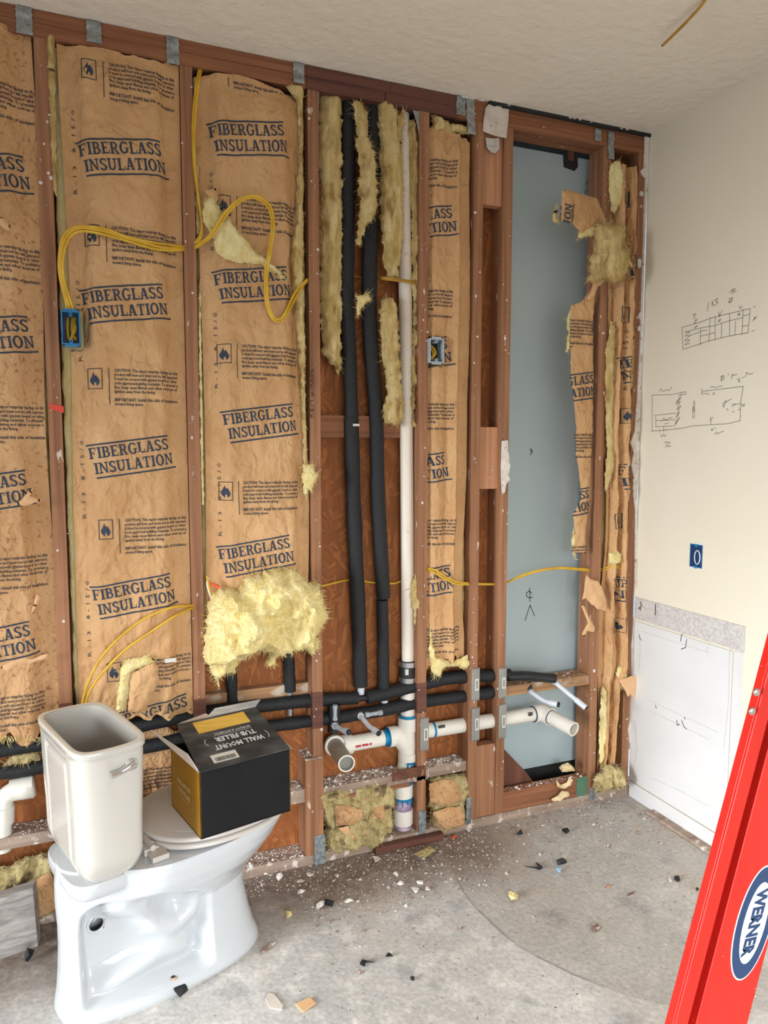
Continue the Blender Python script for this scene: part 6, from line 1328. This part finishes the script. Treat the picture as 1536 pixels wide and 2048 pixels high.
chunk('slate_shard', 'dark grey shard on the concrete near the right wall', 'shard', 1356, 1760, .016, 'dark_parts_shade', 121, (1.2, .6, .3)); chunk('slate_shard', 'pale broken shard beside the dark grey shard', 'shard', 1340, 1763, .010, 'paper', 122, (1.2, .6, .4))
chunk('fiberglass_tuft', 'small yellow fiberglass tuft alone on the open concrete', 'insulation', 1027, 1797, .014, 'glass', 123, (1.1, 1, .5)); chunk('fiberglass_tuft', 'yellow fiberglass tuft lying in the dirt near the drain', 'insulation', 850, 1712, .028, 'glass_dirty', 124, (1.4, .9, .4))
chunk('fiberglass_tuft', 'pale yellow crumb in the dirt right of the toilet', 'insulation', 578, 1834, .010, 'glass', 125, (1, 1, .7))
chunk('dust_clump', 'dark dust clump on the concrete left of the ladder', 'debris', 1190, 1856, .016, 'dirt', 126, (1.4, .8, .12))
chunk('wood_splinter', 'thin dark splinter on the concrete near the shard', 'splinter', 1262, 1789, .011, 'oldwood', 127, (1.6, .25, .2)); chunk('wood_splinter', 'short pale splinter on the concrete left of the dark one', 'splinter', 1216, 1775, .008, 'block', 128, (.5, 1.2, .3))
chunk('red_scrap', 'small red plastic scrap by the base plate', 'scrap', 908, 1676, .010, 'wire_nut', 129, (1.3, .8, .25))
# paper shards in front of the toilet
for k, (pts, lab, m) in enumerate((([(536, 1988), (548, 1990), (566, 2012), (564, 2022), (540, 2018), (530, 2000)], 'triangular paper faced plaster shard in front of the toilet', 'paper'), ([(590, 2010), (620, 1996), (632, 2008), (606, 2026)], 'tan ridged cardboard scrap right of the plaster shard', 'kraft_in'),
                                 ([(520, 1908), (536, 1900), (555, 1884), (538, 1890), (522, 1900)], 'dark curled strip at the toilet pedestal', 'dirt'))):
    P = [atz(x, y, .002) for x, y in pts]; o = MB().prism(P, (0, 0, .004), (0, 0, 0)).build('plaster_shard', MT[m], None, bevel=.0008); tag(o, lab, 'shard')
# plaster chips lying along the wall: alike pieces
GPc = 'plaster chips along the wall'; base = None; rg = random.Random(11)
spots = [(560, 1755), (532, 1748), (598, 1765), (752, 1722), (790, 1750), (800, 1768), (842, 1765), (856, 1780), (698, 1805), (716, 1804), (775, 1775), (830, 1783), (642, 1812), (600, 1785), (1085, 1652), (936, 1662), (905, 1630), (720, 1760), (672, 1752), (620, 1752)]
protos = []
for k in range(4):
    o = chunk('plaster_chip', 'small white plaster chip lying in the dirt along the wall', 'chip', *spots[k], .011, 'chip', 140+k, (1.2, .9, .5), GPc); protos.append(o)
for k, (px, py) in enumerate(spots[4:]):
    s = protos[k % 4]; o = s.copy(); COL.objects.link(o); o.location = tuple(atz(px, py, 0)); f = rg.uniform(.55, 1.0); o.scale = (f, f, f); o.rotation_euler = (0, 0, rg.uniform(0, 6))
# uncountable rubble
b = MB(); r = np.random.RandomState(4)
def bit(x, y, z, s):
    v = np.array([(-1, -1, 0), (1, -1, 0), (1, 1, 0), (-1, 1, 0), (0, 0, 1.1)])*s*r.uniform(.5, 1.2, (5, 3)); v[:4, 2] = 0; a = r.uniform(0, 6.28); c, sn = math.cos(a), math.sin(a)
    b.add([(x+p[0]*c-p[1]*sn, y+p[0]*sn+p[1]*c, z+p[2]) for p in v], [(0, 1, 4), (1, 2, 4), (2, 3, 4), (3, 0, 4)])
n = 0
while n < 2600:
    x = r.uniform(-.35, 1.36); y = -abs(r.normal(0, .17))-.006
    if x > .62 and r.rand() < .7: continue
    if x < -.12 and y < -.13: continue
    bit(x, y, .0003, r.uniform(.001, .004) if r.rand() < .93 else r.uniform(.004, .008)); n += 1
for k in range(500): bit(r.uniform(-.1, 1.3), r.uniform(-1.3, -.1), .0003, r.uniform(.0006, .0022))
o = b.build('floor_rubble', MT['dirt'], None); tag(o, 'fine plaster rubble and dirt scattered along the foot of the wall', 'rubble', kind='stuff')
b = MB()
for x0, x1, z, yy, cnt in ((XC+.03, .33, .2755, (.002, .08), 420), (XD+.03, XE-.03, .2755, (.015, .08), 240), (XB+.03, XC-.06, .2855, (.004, .08), 420), (XA-.3, XB-.03, .3005, (.004, .08), 420), (XF+.03, XG-.03, .1225, (.002, .036), 140), (XC+.03, .3, .0385, (.0, .08), 100), (-.4, -.06, .0385, (.0, .08), 260), (-.05, .016, .401, (.0, .08), 60), (XF+.03, XG-.03, .5535, (.01, .08), 60)):
    for k in range(cnt): bit(r.uniform(x0, x1), r.uniform(*yy), z, r.uniform(.0008, .003) if r.rand() < .92 else r.uniform(.003, .008))
o = b.build('ledge_rubble', MT['plaster'], wb, kind='stuff')
# tan expanding foam curls at the opening
for k, (pts, lab, Y) in enumerate((([(1119, 1536), (1126, 1528), (1136, 1525), (1146, 1532), (1150, 1540), (1140, 1543), (1124, 1545)], 'tan foam blob resting on top of the lower board in the opening', .02),
        ([(1112, 1560), (1122, 1570), (1134, 1564), (1138, 1556), (1146, 1560), (1140, 1572), (1126, 1578), (1114, 1574)], 'tan foam curl stuck on the face of the lower board', -.012),
        ([(1103, 1598), (1116, 1592), (1124, 1582), (1136, 1584), (1140, 1592), (1128, 1596), (1120, 1602), (1106, 1602)], 'tan foam curl on the floor below the lower board', -.02))):
    e = empty('expanding_foam', tuple(at(*pts[-1], Y)), lab, 'foam', 'tan foam curls at the opening')
    outline_blob('foam_body', pts, Y, .012, .010, 'tan_foam', e, 90+k, step=.005, R=.012, amp=.006, ragged=.002, fscale=(60, 60, 60))
